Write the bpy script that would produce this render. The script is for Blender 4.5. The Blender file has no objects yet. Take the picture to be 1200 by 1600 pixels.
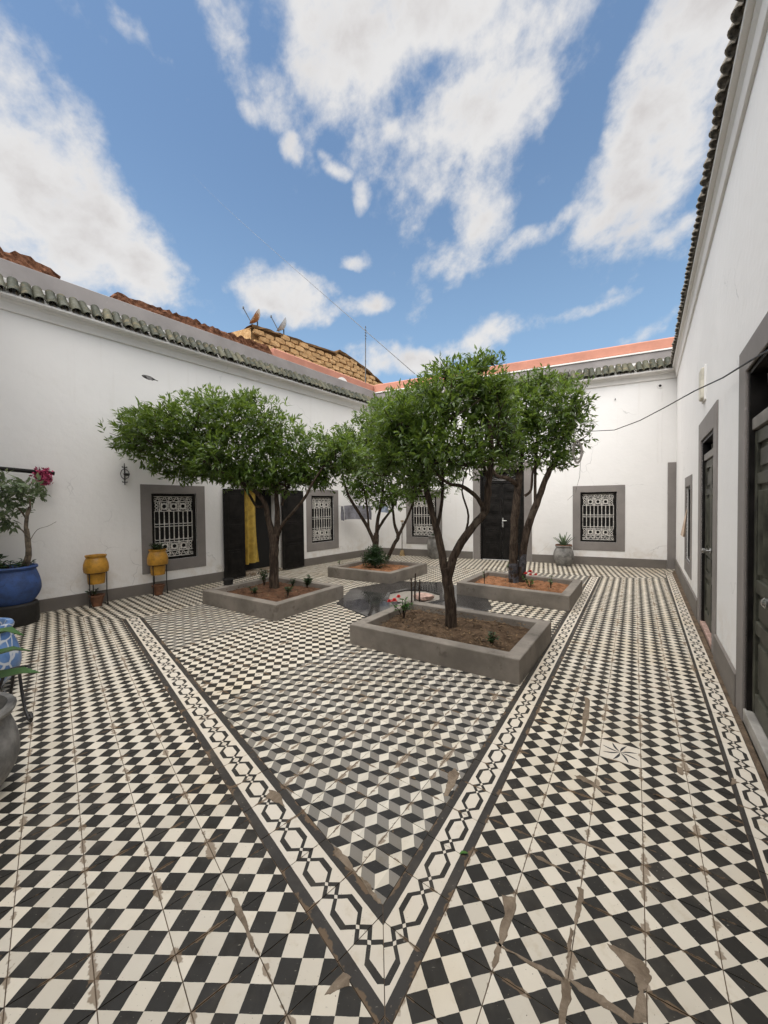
import bpy, bmesh, math, random
import numpy as np
from mathutils import Vector, Matrix
from math import radians, sin, cos, pi

random.seed(7)
rng = np.random.default_rng(11)
scene = bpy.context.scene
col = scene.collection

# ---------------------------------------------------------------- camera
CAM_H, FPX, PITCH, ROLL = 1.45, 560.0, 0.022, -0.011
cam_d = bpy.data.cameras.new('camera')
cam_d.sensor_fit = 'HORIZONTAL'
cam_d.sensor_width = 36.0
cam_d.lens = 36.0 * FPX / 1200.0
cam_d.clip_start = 0.05
cam_d.clip_end = 2000.0
cam = bpy.data.objects.new('camera', cam_d)
col.objects.link(cam)
_X = Vector((1, 0, 0)); _F = Vector((0, cos(PITCH), -sin(PITCH))); _U = Vector((0, sin(PITCH), cos(PITCH)))
_r = _X * cos(ROLL) + _U * sin(ROLL)
_u = _U * cos(ROLL) - _X * sin(ROLL)
_m = Matrix((_r, _u, -_F)).transposed().to_4x4()
_m.translation = Vector((0, 0, CAM_H))
cam.matrix_world = _m
scene.camera = cam

# ---------------------------------------------------------------- light and exposure
SUN_HEAD, SUN_EL = 215.0, 68.0          # compass heading seen from above (0 = +Y, 90 = +X)
SKY_STRENGTH = 0.066
sun_d = bpy.data.lights.new('sun', 'SUN')
sun_d.energy = 3.6
sun_d.angle = radians(95.0)
sun_d.color = (1.0, 0.965, 0.92)
sun = bpy.data.objects.new('sun', sun_d)
col.objects.link(sun)
_sd = Vector((sin(radians(SUN_HEAD)) * cos(radians(SUN_EL)), cos(radians(SUN_HEAD)) * cos(radians(SUN_EL)), sin(radians(SUN_EL))))
sun.rotation_euler = _sd.to_track_quat('Z', 'Y').to_euler()
sun.location = (0, 0, 12)
vs = scene.view_settings
vs.view_transform = 'Standard'
vs.look = 'None'
vs.gamma = 1.0
vs.use_curve_mapping = False
vs.exposure = 0.90
scene.cycles.use_adaptive_sampling = True
scene.cycles.adaptive_threshold = 0.025
scene.cycles.max_bounces = 6
scene.cycles.diffuse_bounces = 3
scene.cycles.glossy_bounces = 3
scene.cycles.transmission_bounces = 4
scene.cycles.transparent_max_bounces = 6


# ---------------------------------------------------------------- node helpers
class G:
    def __init__(s, nt):
        s.nt = nt
    def n(s, typ, **pr):
        nd = s.nt.nodes.new(typ)
        for k, v in pr.items():
            setattr(nd, k, v)
        return nd
    def put(s, sock, v):
        if v is None:
            return
        if isinstance(v, bpy.types.NodeSocket):
            s.nt.links.new(v, sock)
        else:
            if sock.type == 'RGBA' and len(v) == 3:
                v = (*v, 1.0)
            sock.default_value = v
    def m(s, op, a, b=None, c=None, clamp=False):
        nd = s.n('ShaderNodeMath', operation=op, use_clamp=clamp)
        s.put(nd.inputs[0], a); s.put(nd.inputs[1], b); s.put(nd.inputs[2], c)
        return nd.outputs[0]
    def vm(s, op, a, b=None):
        nd = s.n('ShaderNodeVectorMath', operation=op)
        s.put(nd.inputs[0], a)
        if b is not None:
            if op == 'SCALE':
                s.put(nd.inputs['Scale'], b)
            else:
                s.put(nd.inputs[1], b)
        return nd.outputs['Value'] if op in ('LENGTH', 'DOT_PRODUCT', 'DISTANCE') else nd.outputs['Vector']
    def noise(s, vec, scale, detail=4.0, rough=0.55, dist=0.0):
        nd = s.n('ShaderNodeTexNoise')
        s.put(nd.inputs['Vector'], vec)
        nd.inputs['Scale'].default_value = scale
        nd.inputs['Detail'].default_value = detail
        nd.inputs['Roughness'].default_value = rough
        nd.inputs['Distortion'].default_value = dist
        return nd.outputs['Fac']
    def noisec(s, vec, scale, detail=2.0):
        nd = s.n('ShaderNodeTexNoise')
        s.put(nd.inputs['Vector'], vec)
        nd.inputs['Scale'].default_value = scale
        nd.inputs['Detail'].default_value = detail
        return nd.outputs['Color']
    def mr(s, v, a, b, c=0.0, d=1.0, smooth=True):
        nd = s.n('ShaderNodeMapRange', interpolation_type='SMOOTHSTEP' if smooth else 'LINEAR')
        s.put(nd.inputs[0], v)
        for i, x in enumerate((a, b, c, d)):
            s.put(nd.inputs[i + 1], x)
        return nd.outputs[0]
    def mix(s, f, a, b, mode='MIX'):
        nd = s.n('ShaderNodeMix', data_type='RGBA', blend_type=mode)
        s.put(nd.inputs[0], f); s.put(nd.inputs[6], a); s.put(nd.inputs[7], b)
        return nd.outputs[2]
    def sep(s, v):
        nd = s.n('ShaderNodeSeparateXYZ'); s.put(nd.inputs[0], v)
        return nd.outputs
    def comb(s, x, y, z):
        nd = s.n('ShaderNodeCombineXYZ')
        s.put(nd.inputs[0], x); s.put(nd.inputs[1], y); s.put(nd.inputs[2], z)
        return nd.outputs[0]
    def bump(s, h, strength=0.3, dist=0.01, normal=None):
        nd = s.n('ShaderNodeBump')
        s.put(nd.inputs['Height'], h)
        nd.inputs['Strength'].default_value = strength
        nd.inputs['Distance'].default_value = dist
        if normal is not None:
            s.put(nd.inputs['Normal'], normal)
        return nd.outputs[0]


MATS = {}


def newmat(name):
    m = bpy.data.materials.new(name)
    m.use_nodes = True
    nt = m.node_tree
    b = nt.nodes['Principled BSDF']
    MATS[name] = m
    g = G(nt)
    return m, g, b


def setb(g, b, color=None, rough=None, normal=None, spec=None, metal=None):
    if color is not None: g.put(b.inputs['Base Color'], color)
    if rough is not None: g.put(b.inputs['Roughness'], rough)
    if normal is not None: g.put(b.inputs['Normal'], normal)
    if spec is not None: g.put(b.inputs['Specular IOR Level'], spec)
    if metal is not None: g.put(b.inputs['Metallic'], metal)


# ---------------------------------------------------------------- world: nishita sky with a broken cloud layer
world = bpy.data.worlds.new('World')
scene.world = world
world.use_nodes = True
wg = G(world.node_tree)
for nd in list(world.node_tree.nodes):
    world.node_tree.nodes.remove(nd)
sky = wg.n('ShaderNodeTexSky', sky_type='NISHITA')
sky.sun_disc = False
sky.sun_elevation = radians(SUN_EL)
sky.sun_rotation = radians(SUN_HEAD)
sky.altitude = 400
sky.air_density = 1.3
sky.dust_density = 0.6
sky.ozone_density = 2.2
tc = wg.n('ShaderNodeTexCoord')
dx, dy, dz = wg.sep(tc.outputs['Generated'])[:3]
az = wg.m('ARCTAN2', dx, dy)
el = wg.m('ARCSINE', dz)
ae = wg.comb(az, el, 0.0)
zz = wg.m('ADD', wg.m('MAXIMUM', dz, 0.0), 0.12)
plane = wg.comb(wg.m('DIVIDE', dx, zz), wg.m('DIVIDE', dy, zz), 0.0)
# streaky warp so that the cloud edges look torn
gen = tc.outputs['Generated']
warp = wg.vm('SCALE', wg.vm('SUBTRACT', wg.noisec(gen, 5.5, 3.0), (0.5, 0.5, 0.5)), 0.13)
aew = wg.vm('ADD', ae, warp)


def px_dir(x, y):
    a, b = (x - 600) / FPX, (y - 800) / FPX
    v = _r * a - _u * b + _F
    v.normalize()
    return math.atan2(v.x, v.y), math.asin(v.z)


# large cloud masses (place on the sky in picture terms of the photo, half sizes in radians, tilt, weight)
CLOUDS = [
    ((10, 300), 0.15, 0.20, 0.55, 1.0), ((150, 385), 0.15, 0.075, -0.3, 0.95), ((-190, 380), 0.30, 0.22, 0.2, 1.0), ((60, 415), 0.22, 0.06, 0.0, 0.85), ((-60, 170), 0.10, 0.14, 0.6, 0.8),
    ((450, 462), 0.115, 0.050, 0.0, 0.95), ((545, 488), 0.09, 0.022, 0.1, 0.72),
    ((760, 528), 0.11, 0.048, 0.15, 0.95), ((640, 565), 0.16, 0.035, 0.0, 0.8),
    ((600, 20), 0.42, 0.12, -0.1, 0.85), ((780, 90), 0.26, 0.15, 0.6, 0.95), ((800, 215), 0.24, 0.075, 0.75, 0.85), ((590, 110), 0.10, 0.12, -0.3, 0.72),
    ((690, 300), 0.11, 0.045, 0.6, 0.72), ((370, 75), 0.17, 0.05, -0.5, 0.70), ((690, 170), 0.15, 0.08, 0.9, 0.85),
    ((985, 210), 0.17, 0.075, 0.95, 0.88), ((960, 300), 0.12, 0.045, 0.9, 0.74), ((880, 350), 0.13, 0.030, 0.1, 0.78),
    ((1090, 80), 0.24, 0.085, 0.85, 0.85), ((1090, 330), 0.08, 0.022, 0.3, 0.55), ((950, 375), 0.1, 0.02, 0.2, 0.6),
    ((458, 243), 0.036, 0.026, 0.0, 0.78), ((533, 266), 0.040, 0.016, -0.3, 0.66), ((565, 300), 0.026, 0.028, 0.0, 0.55),
    ((205, 35), 0.06, 0.018, -0.6, 0.55), ((560, 408), 0.05, 0.018, 0.0, 0.58),
    ((905, 485), 0.08, 0.012, 0.1, 0.52), ((1010, 512), 0.09, 0.016, 0.25, 0.6),
]
acc = 0.0
for (px, py), rx, ry, rot, wgt in CLOUDS:
    a0, e0 = px_dir(px, py)
    c_, s_ = cos(rot), sin(rot)
    qu = wg.m('ADD', wg.vm('DOT_PRODUCT', aew, (c_ / rx, s_ / rx, 0.0)), -(c_ * a0 + s_ * e0) / rx)
    qv = wg.m('ADD', wg.vm('DOT_PRODUCT', aew, (-s_ / ry, c_ / ry, 0.0)), -(-s_ * a0 + c_ * e0) / ry)
    l2 = wg.m('MULTIPLY_ADD', qv, qv, wg.m('MULTIPLY', qu, qu))
    v = wg.m('MULTIPLY_ADD', l2, -wgt * 0.42, wgt)
    acc = wg.m('MAXIMUM', acc, v)
# open sky beyond the frame goes on as broken cloud
far_n = wg.noise(plane, 1.1, 2.0, 0.55)
outside = wg.m('MAXIMUM', wg.mr(wg.m('ABSOLUTE', az), 0.85, 1.25), wg.mr(el, 1.0, 1.25))
acc = wg.m('MAXIMUM', acc, wg.m('MULTIPLY', outside, wg.mr(far_n, 0.30, 0.52, 0.0, 1.0)))
# billows: coarse lumps, finer curls, drawn out along the wind
wind = wg.vm('ADD', wg.comb(wg.vm('DOT_PRODUCT', gen, (0.88, 0.0, 0.42)), wg.vm('DOT_PRODUCT', gen, (0.0, 1.0, 0.0)), wg.vm('DOT_PRODUCT', gen, (-0.62, 0.0, 1.25))), wg.vm('SCALE', warp, 0.5))
n1 = wg.noise(wind, 5.0, 7.0, 0.60)
n2 = wg.noise(gen, 13.0, 5.0, 0.62)
dens = wg.m('ADD', acc, wg.m('MULTIPLY', wg.m('SUBTRACT', n1, 0.5), 2.3))
dens = wg.m('ADD', dens, wg.m('MULTIPLY', wg.m('SUBTRACT', n2, 0.5), 0.90))
mask = wg.mr(dens, 0.29, 0.95)
lightside = wg.noise(wg.vm('ADD', wind, (0.03, 0.0, -0.05)), 5.0, 3.0, 0.55)
thick = wg.mr(wg.m('ADD', dens, wg.m('MULTIPLY', wg.m('SUBTRACT', lightside, 0.5), 1.6)), 0.80, 1.70)
ccol = wg.mix(thick, (6.5, 6.45, 6.45), (4.75, 4.5, 4.45))
# thin white veil of moisture, stronger towards the horizon
skyc = wg.mix(wg.mr(el, 0.15, 0.80, 0.40, 0.10), sky.outputs[0], (4.2, 5.9, 7.6))
skyc = wg.mix(1.0, skyc, (0.95, 1.04, 1.10), 'MULTIPLY')
fin = wg.mix(mask, skyc, ccol)
bgn = wg.n('ShaderNodeBackground')
wg.put(bgn.inputs[0], fin)
bgn.inputs[1].default_value = SKY_STRENGTH
world.cycles.sampling_method = 'MANUAL'
world.cycles.sample_map_resolution = 512
wo = wg.n('ShaderNodeOutputWorld')
world.node_tree.links.new(bgn.outputs[0], wo.inputs[0])


# ---------------------------------------------------------------- geometry helpers
def hd(deg, ln=1.0):
    """unit vector on the ground for a compass heading"""
    return np.array([sin(radians(deg)), cos(radians(deg))]) * ln


def ray(x, y):
    a, b = (x - 600) / FPX, (y - 800) / FPX
    return _r * a - _u * b + _F


def gnd(x, y, z=0.0):
    r = ray(x, y)
    t = (z - CAM_H) / r.z
    return Vector((r.x * t, r.y * t, z))


def at(x, y, Y):
    r = ray(x, y)
    t = Y / r.y
    return Vector((r.x * t, Y, CAM_H + r.z * t))


def proj(p):
    d = Vector(p) - Vector((0, 0, CAM_H))
    w = d.dot(_F)
    if w < 0.05:
        return None
    return 600 + FPX * d.dot(_r) / w, 800 - FPX * d.dot(_u) / w


class MB:
    """collects geometry for ONE mesh"""
    def __init__(s):
        s.v, s.f, s.uv, s.mi = [], [], {}, []
    def add(s, vs, fs, mi=0):
        o = len(s.v)
        s.v += [tuple(p) for p in vs]
        for f in fs:
            s.f.append([o + i for i in f]); s.mi.append(mi)
        return s
    def box(s, c, size, rot=None, mi=0, taper=1.0):
        hx, hy, hz = size[0] / 2, size[1] / 2, size[2] / 2
        P = []
        for z in (-1, 1):
            k = taper if z > 0 else 1.0
            for x, y in ((-1, -1), (1, -1), (1, 1), (-1, 1)):
                P.append(Vector((x * hx * k, y * hy * k, z * hz)))
        if rot is not None:
            P = [rot @ p for p in P]
        c = Vector(c)
        return s.add([p + c for p in P], [(0, 3, 2, 1), (4, 5, 6, 7), (0, 1, 5, 4), (1, 2, 6, 5), (2, 3, 7, 6), (3, 0, 4, 7)], mi)
    def tube(s, pts, rad, n=8, cap=True, mi=0, jitter=0.0):
        pts = [Vector(p) for p in pts]
        if not hasattr(rad, '__len__'):
            rad = [rad] * len(pts)
        t = (pts[1] - pts[0]).normalized()
        ref = Vector((0, 0, 1)) if abs(t.z) < 0.9 else Vector((1, 0, 0))
        a = t.cross(ref).normalized()
        o = len(s.v)
        for i, p in enumerate(pts):
            if i == 0: t = pts[1] - pts[0]
            elif i == len(pts) - 1: t = pts[-1] - pts[-2]
            else: t = pts[i + 1] - pts[i - 1]
            t.normalize()
            a = (a - t * a.dot(t)).normalized()
            b = t.cross(a)
            for k in range(n):
                r = rad[i] * (1 + random.uniform(-jitter, jitter))
                an = 2 * pi * k / n
                s.v.append(tuple(p + (a * cos(an) + b * sin(an)) * r))
        for i in range(len(pts) - 1):
            for k in range(n):
                k2 = (k + 1) % n
                s.f.append([o + i * n + k, o + i * n + k2, o + (i + 1) * n + k2, o + (i + 1) * n + k]); s.mi.append(mi)
        if cap:
            s.f.append([o + k for k in range(n)][::-1]); s.mi.append(mi)
            s.f.append([o + (len(pts) - 1) * n + k for k in range(n)]); s.mi.append(mi)
        return s
    def lathe(s, prof, n=28, c=(0, 0, 0), mi=0, wob=0.0):
        o = len(s.v)
        ph = random.uniform(0, 6)
        for j, (r, z) in enumerate(prof):
            for k in range(n):
                an = 2 * pi * k / n
                rr = r * (1 + wob * sin(3 * an + ph + z * 9))
                s.v.append((c[0] + rr * cos(an), c[1] + rr * sin(an), c[2] + z))
        for j in range(len(prof) - 1):
            for k in range(n):
                k2 = (k + 1) % n
                s.f.append([o + j * n + k, o + j * n + k2, o + (j + 1) * n + k2, o + (j + 1) * n + k]); s.mi.append(mi)
        s.f.append([o + k for k in range(n)][::-1]); s.mi.append(mi)
        s.f.append([o + (len(prof) - 1) * n + k for k in range(n)]); s.mi.append(mi)
        return s
    def extrude(s, prof, x0, x1, mi=0):
        """closed profile in (y, z) run along x"""
        k = len(prof)
        vs = [(x0, y, z) for y, z in prof] + [(x1, y, z) for y, z in prof]
        fs = [(i, (i + 1) % k, k + (i + 1) % k, k + i) for i in range(k)]
        fs += [tuple(range(k))[::-1], tuple(range(k, 2 * k))]
        return s.add(vs, fs, mi)
    def ring(s, c, ro, ri, th, n=16, axis='y', mi=0):
        """flat annulus in the x-z plane, thickness th along y"""
        o = len(s.v)
        for y in (-th / 2, th / 2):
            for r in (ro, ri):
                for k in range(n):
                    an = 2 * pi * k / n
                    s.v.append((c[0] + r * cos(an), c[1] + y, c[2] + r * sin(an)))
        q = lambda a, k: o + a * n + k % n
        for k in range(n):
            s.f += [[q(0, k), q(0, k + 1), q(1, k + 1), q(1, k)], [q(2, k), q(3, k), q(3, k + 1), q(2, k + 1)],
                    [q(0, k), q(2, k), q(2, k + 1), q(0, k + 1)], [q(1, k), q(1, k + 1), q(3, k + 1), q(3, k)]]
            s.mi += [mi] * 4
        return s
    def mesh(s, name):
        me = bpy.data.meshes.new(name)
        me.from_pydata(s.v, [], s.f)
        me.update()
        return me
    def build(s, name, mats, parent=None, smooth=False, bevel=0.0, fix=True):
        me = s.mesh(name)
        mats = mats if isinstance(mats, (list, tuple)) else [mats]
        for m in mats:
            me.materials.append(MATS[m])
        if len(mats) > 1:
            me.polygons.foreach_set('material_index', s.mi)
        if fix:
            bm = bmesh.new(); bm.from_mesh(me)
            bmesh.ops.recalc_face_normals(bm, faces=bm.faces)
            bm.to_mesh(me); bm.free()
        o = bpy.data.objects.new(name, me)
        col.objects.link(o)
        if parent is not None:
            o.parent = parent
        if smooth:
            for p in me.polygons:
                p.use_smooth = True
            me.set_sharp_from_angle(angle=radians(40))
        if bevel > 0:
            md = o.modifiers.new('bevel', 'BEVEL')
            md.width = bevel; md.segments = 2; md.limit_method = 'ANGLE'; md.angle_limit = radians(40)
        return o


def empty(name, loc=(0, 0, 0), rz=0.0):
    o = bpy.data.objects.new(name, None)
    o.empty_display_size = 0.1
    col.objects.link(o)
    o.location = loc
    o.rotation_euler = (0, 0, rz)
    return o


def tag(o, label, cat=None, group=None, kind=None):
    if label: o['label'] = label
    if cat: o['category'] = cat
    if group: o['group'] = group
    if kind: o['kind'] = kind
    return o


def place(name, me, parent=None, loc=(0, 0, 0), rot=(0, 0, 0), sc=None):
    o = bpy.data.objects.new(name, me)
    col.objects.link(o)
    if parent is not None: o.parent = parent
    o.location = loc
    o.rotation_euler = rot
    if sc is not None: o.scale = sc
    return o


# ---------------------------------------------------------------- materials
def m_plain(name, c, rough=0.7, var=0.12, scale=12.0, bump=0.15, bdist=0.004, metal=0.0, spec=None, bscale=60.0):
    m, g, b = newmat(name)
    pos = g.n('ShaderNodeTexCoord').outputs['Object']
    n = g.noise(pos, scale, 5.0, 0.6)
    d = tuple(x * (1 - var * 2.2) for x in c); l = tuple(min(1, x * (1 + var)) for x in c)
    colr = g.mix(g.mr(n, 0.3, 0.7), d, l)
    h = g.noise(pos, bscale, 4.0, 0.6)
    setb(g, b, colr, g.mr(n, 0.2, 0.8, rough - 0.08, min(1, rough + 0.1)), g.bump(h, bump, bdist), spec, metal)
    return m


def m_plaster(name, c):
    m, g, b = newmat(name)
    pos = g.n('ShaderNodeNewGeometry').outputs['Position']
    big = g.noise(pos, 0.7, 4.0, 0.55)
    mid = g.noise(pos, 3.5, 5.0, 0.6, 0.4)
    px, py, pz = g.sep(pos)[:3]
    streak = g.noise(g.comb(g.m('MULTIPLY', px, 5.0), g.m('MULTIPLY', py, 5.0), g.m('MULTIPLY', pz, 0.25)), 1.6, 5.0, 0.6)
    colr = g.mix(g.mr(big, 0.3, 0.7), tuple(x * 0.95 for x in c), c)
    colr = g.mix(g.mr(mid, 0.55, 0.85, 0.0, 0.28), colr, tuple(x * y for x, y in zip(c, (0.86, 0.845, 0.82))))
    colr = g.mix(g.mr(streak, 0.58, 0.80, 0.0, 0.30), colr, tuple(x * y for x, y in zip(c, (0.78, 0.755, 0.72))))
    speck = g.noise(pos, 34.0, 3.0, 0.5)
    colr = g.mix(g.mr(speck, 0.72, 0.80, 0.0, 0.4), colr, tuple(x * 0.72 for x in c))
    vor = g.n('ShaderNodeTexVoronoi', feature='DISTANCE_TO_EDGE')
    g.put(vor.inputs['Vector'], g.vm('ADD', pos, g.vm('SCALE', g.noisec(pos, 2.5, 3.0), 0.55)))
    vor.inputs['Scale'].default_value = 0.75
    crack = g.m('MULTIPLY', g.mr(vor.outputs['Distance'], 0.0012, 0.005, 1.0, 0.0), g.mr(g.noise(pos, 0.9, 2.0), 0.52, 0.62, 0.0, 0.55))
    colr = g.mix(crack, colr, tuple(x * 0.55 for x in c))
    splash = g.m('MULTIPLY', g.mr(pz, 0.18, 0.75, 1.0, 0.0), g.mr(g.noise(pos, 5.0, 4.0, 0.65), 0.42, 0.70, 0.0, 0.5))
    colr = g.mix(splash, colr, tuple(x * y for x, y in zip(c, (0.74, 0.67, 0.58))))
    h = g.m('ADD', g.m('MULTIPLY', g.noise(pos, 2.2, 3.0, 0.5), 1.6), g.m('ADD', g.noise(pos, 9.0, 4.0, 0.6), g.m('MULTIPLY', g.noise(pos, 90.0, 3.0, 0.6), 0.12)))
    setb(g, b, colr, 0.82, g.bump(h, 0.32, 0.016), 0.25)
    return m


m_plaster('plaster', (0.83, 0.812, 0.79))
m_plaster('cornice_white', (0.76, 0.735, 0.70))


def m_paint(name, c, rough=0.7):
    m, g, b = newmat(name)
    pos = g.n('ShaderNodeNewGeometry').outputs['Position']
    a = g.noise(pos, 2.0, 5.0, 0.6)
    sc = g.noise(pos, 14.0, 5.0, 0.65, 0.5)
    colr = g.mix(g.mr(a, 0.3, 0.7), tuple(x * 0.86 for x in c), tuple(x * 1.06 for x in c))
    colr = g.mix(g.mr(sc, 0.66, 0.76, 0.0, 0.55), colr, tuple(min(1, x * 1.7) for x in c))
    colr = g.mix(g.mr(g.noise(pos, 5.0, 6.0, 0.7), 0.60, 0.75, 0.0, 0.35), colr, tuple(x * 0.55 for x in c))
    h = g.m('ADD', g.noise(pos, 6.0, 4.0, 0.6), g.m('MULTIPLY', g.noise(pos, 70.0, 3.0, 0.6), 0.15))
    setb(g, b, colr, rough, g.bump(h, 0.3, 0.01), 0.35)


m_paint('grey_paint', (0.225, 0.204, 0.190), 0.62)
m_paint('skirting_paint', (0.165, 0.147, 0.130), 0.66)
m_paint('parapet_grey', (0.30, 0.275, 0.265), 0.8)
m_paint('salmon_plaster', (0.52, 0.235, 0.165), 0.85)
m_plain('black_wood', (0.012, 0.0105, 0.0095), 0.5, 0.3, 8.0, 0.2, 0.003, 0.0, 0.18)
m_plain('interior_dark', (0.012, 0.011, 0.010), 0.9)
m_plain('white_iron', (0.66, 0.63, 0.58), 0.5, 0.2, 30.0, 0.2, 0.002)
m_plain('black_iron', (0.014, 0.012, 0.011), 0.5, 0.3, 30.0, 0.2, 0.002)
m_plain('door_olive', (0.060, 0.060, 0.045), 0.5, 0.3, 6.0, 0.25, 0.003, 0.0, 0.3)
m_plain('door_rail', (0.20, 0.185, 0.165), 0.6, 0.15, 10.0)
m_plain('steel', (0.55, 0.55, 0.54), 0.3, 0.1, 20.0, 0.1, 0.002, 0.9)
m_plain('marble', (0.36, 0.34, 0.31), 0.4, 0.15, 6.0)
m_plain('curtain_yellow', (0.46, 0.31, 0.055), 0.85, 0.15, 8.0, 0.2, 0.004)
m_plain('cloth_cream', (0.60, 0.46, 0.35), 0.85, 0.1, 12.0, 0.2, 0.003)
m_plain('cloth_grey', (0.24, 0.235, 0.265), 0.9, 0.12, 16.0, 0.3, 0.004)
m_plain('cloth_blue', (0.30, 0.36, 0.46), 0.9, 0.12, 16.0, 0.3, 0.004)
m_plain('terracotta', (0.20, 0.088, 0.045), 0.8, 0.2, 10.0)
m_plain('cable_black', (0.02, 0.02, 0.02), 0.6)
m_plain('wire_grey', (0.22, 0.21, 0.20), 0.6)
m_plain('wire_pale', (0.33, 0.30, 0.27), 0.6)
m_plain('lamp_beige', (0.62, 0.58, 0.48), 0.5, 0.1, 10.0)
m_plain('red_petal', (0.62, 0.03, 0.03), 0.6, 0.15, 40.0)
m_plain('pink_petal', (0.50, 0.07, 0.16), 0.7, 0.25, 40.0)
m_plain('straw', (0.34, 0.24, 0.12), 0.9, 0.25, 40.0)
m_plain('grey_clay', (0.21, 0.20, 0.185), 0.72, 0.25, 9.0, 0.5, 0.006, bscale=26.0)
m_plain('brick_pink', (0.42, 0.28, 0.23), 0.9, 0.2, 20.0)
m_plain('dry_leaf', (0.135, 0.085, 0.042), 0.85, 0.4, 30.0)
m_plain('bird_dark', (0.03, 0.027, 0.025), 0.7)
m_plain('dish_white', (0.62, 0.60, 0.57), 0.5, 0.1)
m_plain('mast_steel', (0.10, 0.10, 0.10), 0.5)


def m_concrete():
    m, g, b = newmat('planter_concrete')
    geo = g.n('ShaderNodeNewGeometry')
    pos = geo.outputs['Position']
    a = g.noise(pos, 2.6, 6.0, 0.62)
    f = g.noise(pos, 26.0, 5.0, 0.65)
    colr = g.mix(g.mr(a, 0.3, 0.72), (0.145, 0.127, 0.107), (0.245, 0.216, 0.184))
    colr = g.mix(g.mr(f, 0.62, 0.75, 0.0, 0.5), colr, (0.30, 0.27, 0.24))
    colr = g.mix(g.mr(g.noise(pos, 7.0, 6.0, 0.7), 0.58, 0.70, 0.0, 0.6), colr, (0.085, 0.07, 0.058))
    h = g.m('ADD', g.noise(pos, 8.0, 5.0, 0.6), g.m('MULTIPLY', g.noise(pos, 80.0, 3.0, 0.6), 0.25))
    setb(g, b, colr, 0.7, g.bump(h, 0.35, 0.01), 0.3)


m_concrete()


def m_soil(name, c1, c2):
    m, g, b = newmat(name)
    pos = g.n('ShaderNodeNewGeometry').outputs['Position']
    a = g.noise(pos, 9.0, 6.0, 0.7)
    f = g.noise(pos, 60.0, 5.0, 0.7)
    colr = g.mix(g.mr(a, 0.32, 0.66), c1, c2)
    colr = g.mix(g.mr(f, 0.6, 0.72, 0.0, 0.6), colr, tuple(min(1, x * 1.7) for x in c2))
    colr = g.mix(g.mr(f, 0.42, 0.30, 0.0, 0.7), colr, tuple(x * 0.5 for x in c1))
    h = g.m('ADD', a, g.m('MULTIPLY', f, 0.5))
    setb(g, b, colr, 0.95, g.bump(h, 0.9, 0.03), 0.15)


m_soil('soil_dark', (0.050, 0.032, 0.020), (0.13, 0.085, 0.052))
m_soil('soil_red', (0.15, 0.066, 0.030), (0.34, 0.165, 0.085))
m_soil('soil_mid', (0.055, 0.030, 0.019), (0.145, 0.075, 0.043))


def m_bark():
    m, g, b = newmat('bark')
    pos = g.n('ShaderNodeTexCoord').outputs['Object']
    st = g.vm('MULTIPLY', pos, (1.0, 1.0, 0.28))
    a = g.noise(st, 26.0, 6.0, 0.65, 0.6)
    big = g.noise(pos, 5.0, 4.0, 0.6)
    colr = g.mix(g.mr(a, 0.32, 0.68), (0.020, 0.014, 0.010), (0.078, 0.056, 0.041))
    colr = g.mix(g.mr(big, 0.56, 0.70, 0.0, 0.45), colr, (0.125, 0.105, 0.082))
    setb(g, b, colr, 0.85, g.bump(a, 0.9, 0.02), 0.15)


m_bark()
m_plain('bark_blue', (0.066, 0.064, 0.072), 0.85, 0.35, 22.0, 0.7, 0.012)
m_plain('bark_pale', (0.16, 0.125, 0.09), 0.85, 0.3, 18.0, 0.6, 0.01)


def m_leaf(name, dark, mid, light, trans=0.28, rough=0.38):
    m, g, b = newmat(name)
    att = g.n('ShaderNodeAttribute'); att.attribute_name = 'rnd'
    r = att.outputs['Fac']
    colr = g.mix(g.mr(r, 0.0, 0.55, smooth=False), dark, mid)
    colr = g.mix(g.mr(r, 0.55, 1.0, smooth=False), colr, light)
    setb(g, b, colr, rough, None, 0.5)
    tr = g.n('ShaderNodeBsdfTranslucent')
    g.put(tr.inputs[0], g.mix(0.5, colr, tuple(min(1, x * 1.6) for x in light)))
    mx = g.n('ShaderNodeMixShader')
    mx.inputs[0].default_value = trans
    nt = g.nt
    nt.links.new(b.outputs[0], mx.inputs[1]); nt.links.new(tr.outputs[0], mx.inputs[2])
    nt.links.new(mx.outputs[0], nt.nodes['Material Output'].inputs[0])


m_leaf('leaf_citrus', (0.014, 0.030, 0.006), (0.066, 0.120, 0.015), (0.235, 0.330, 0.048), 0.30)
m_leaf('leaf_pale', (0.05, 0.085, 0.035), (0.13, 0.18, 0.085), (0.27, 0.31, 0.17))
m_leaf('leaf_shrub', (0.012, 0.03, 0.010), (0.028, 0.062, 0.018), (0.05, 0.10, 0.03))
m_leaf('leaf_aloe', (0.07, 0.11, 0.06), (0.11, 0.16, 0.085), (0.17, 0.22, 0.12), 0.1, 0.5)
m_leaf('leaf_strap', (0.035, 0.10, 0.018), (0.055, 0.15, 0.022), (0.085, 0.20, 0.03), 0.25, 0.35)


def m_glaze(name, body, patch, rough=0.35):
    m, g, b = newmat(name)
    pos = g.n('ShaderNodeTexCoord').outputs['Object']
    a = g.noise(pos, 9.0, 6.0, 0.65)
    w = g.noise(pos, 28.0, 4.0, 0.6)
    colr = g.mix(g.mr(a, 0.35, 0.65), tuple(x * 0.7 for x in body), tuple(x * 1.2 for x in body))
    colr = g.mix(g.mr(w, 0.60, 0.70, 0.0, 0.75), colr, patch)
    setb(g, b, colr, g.mr(a, 0.3, 0.7, rough, rough + 0.3), g.bump(g.noise(pos, 20.0, 4.0, 0.6), 0.25, 0.006), 0.5)


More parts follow.
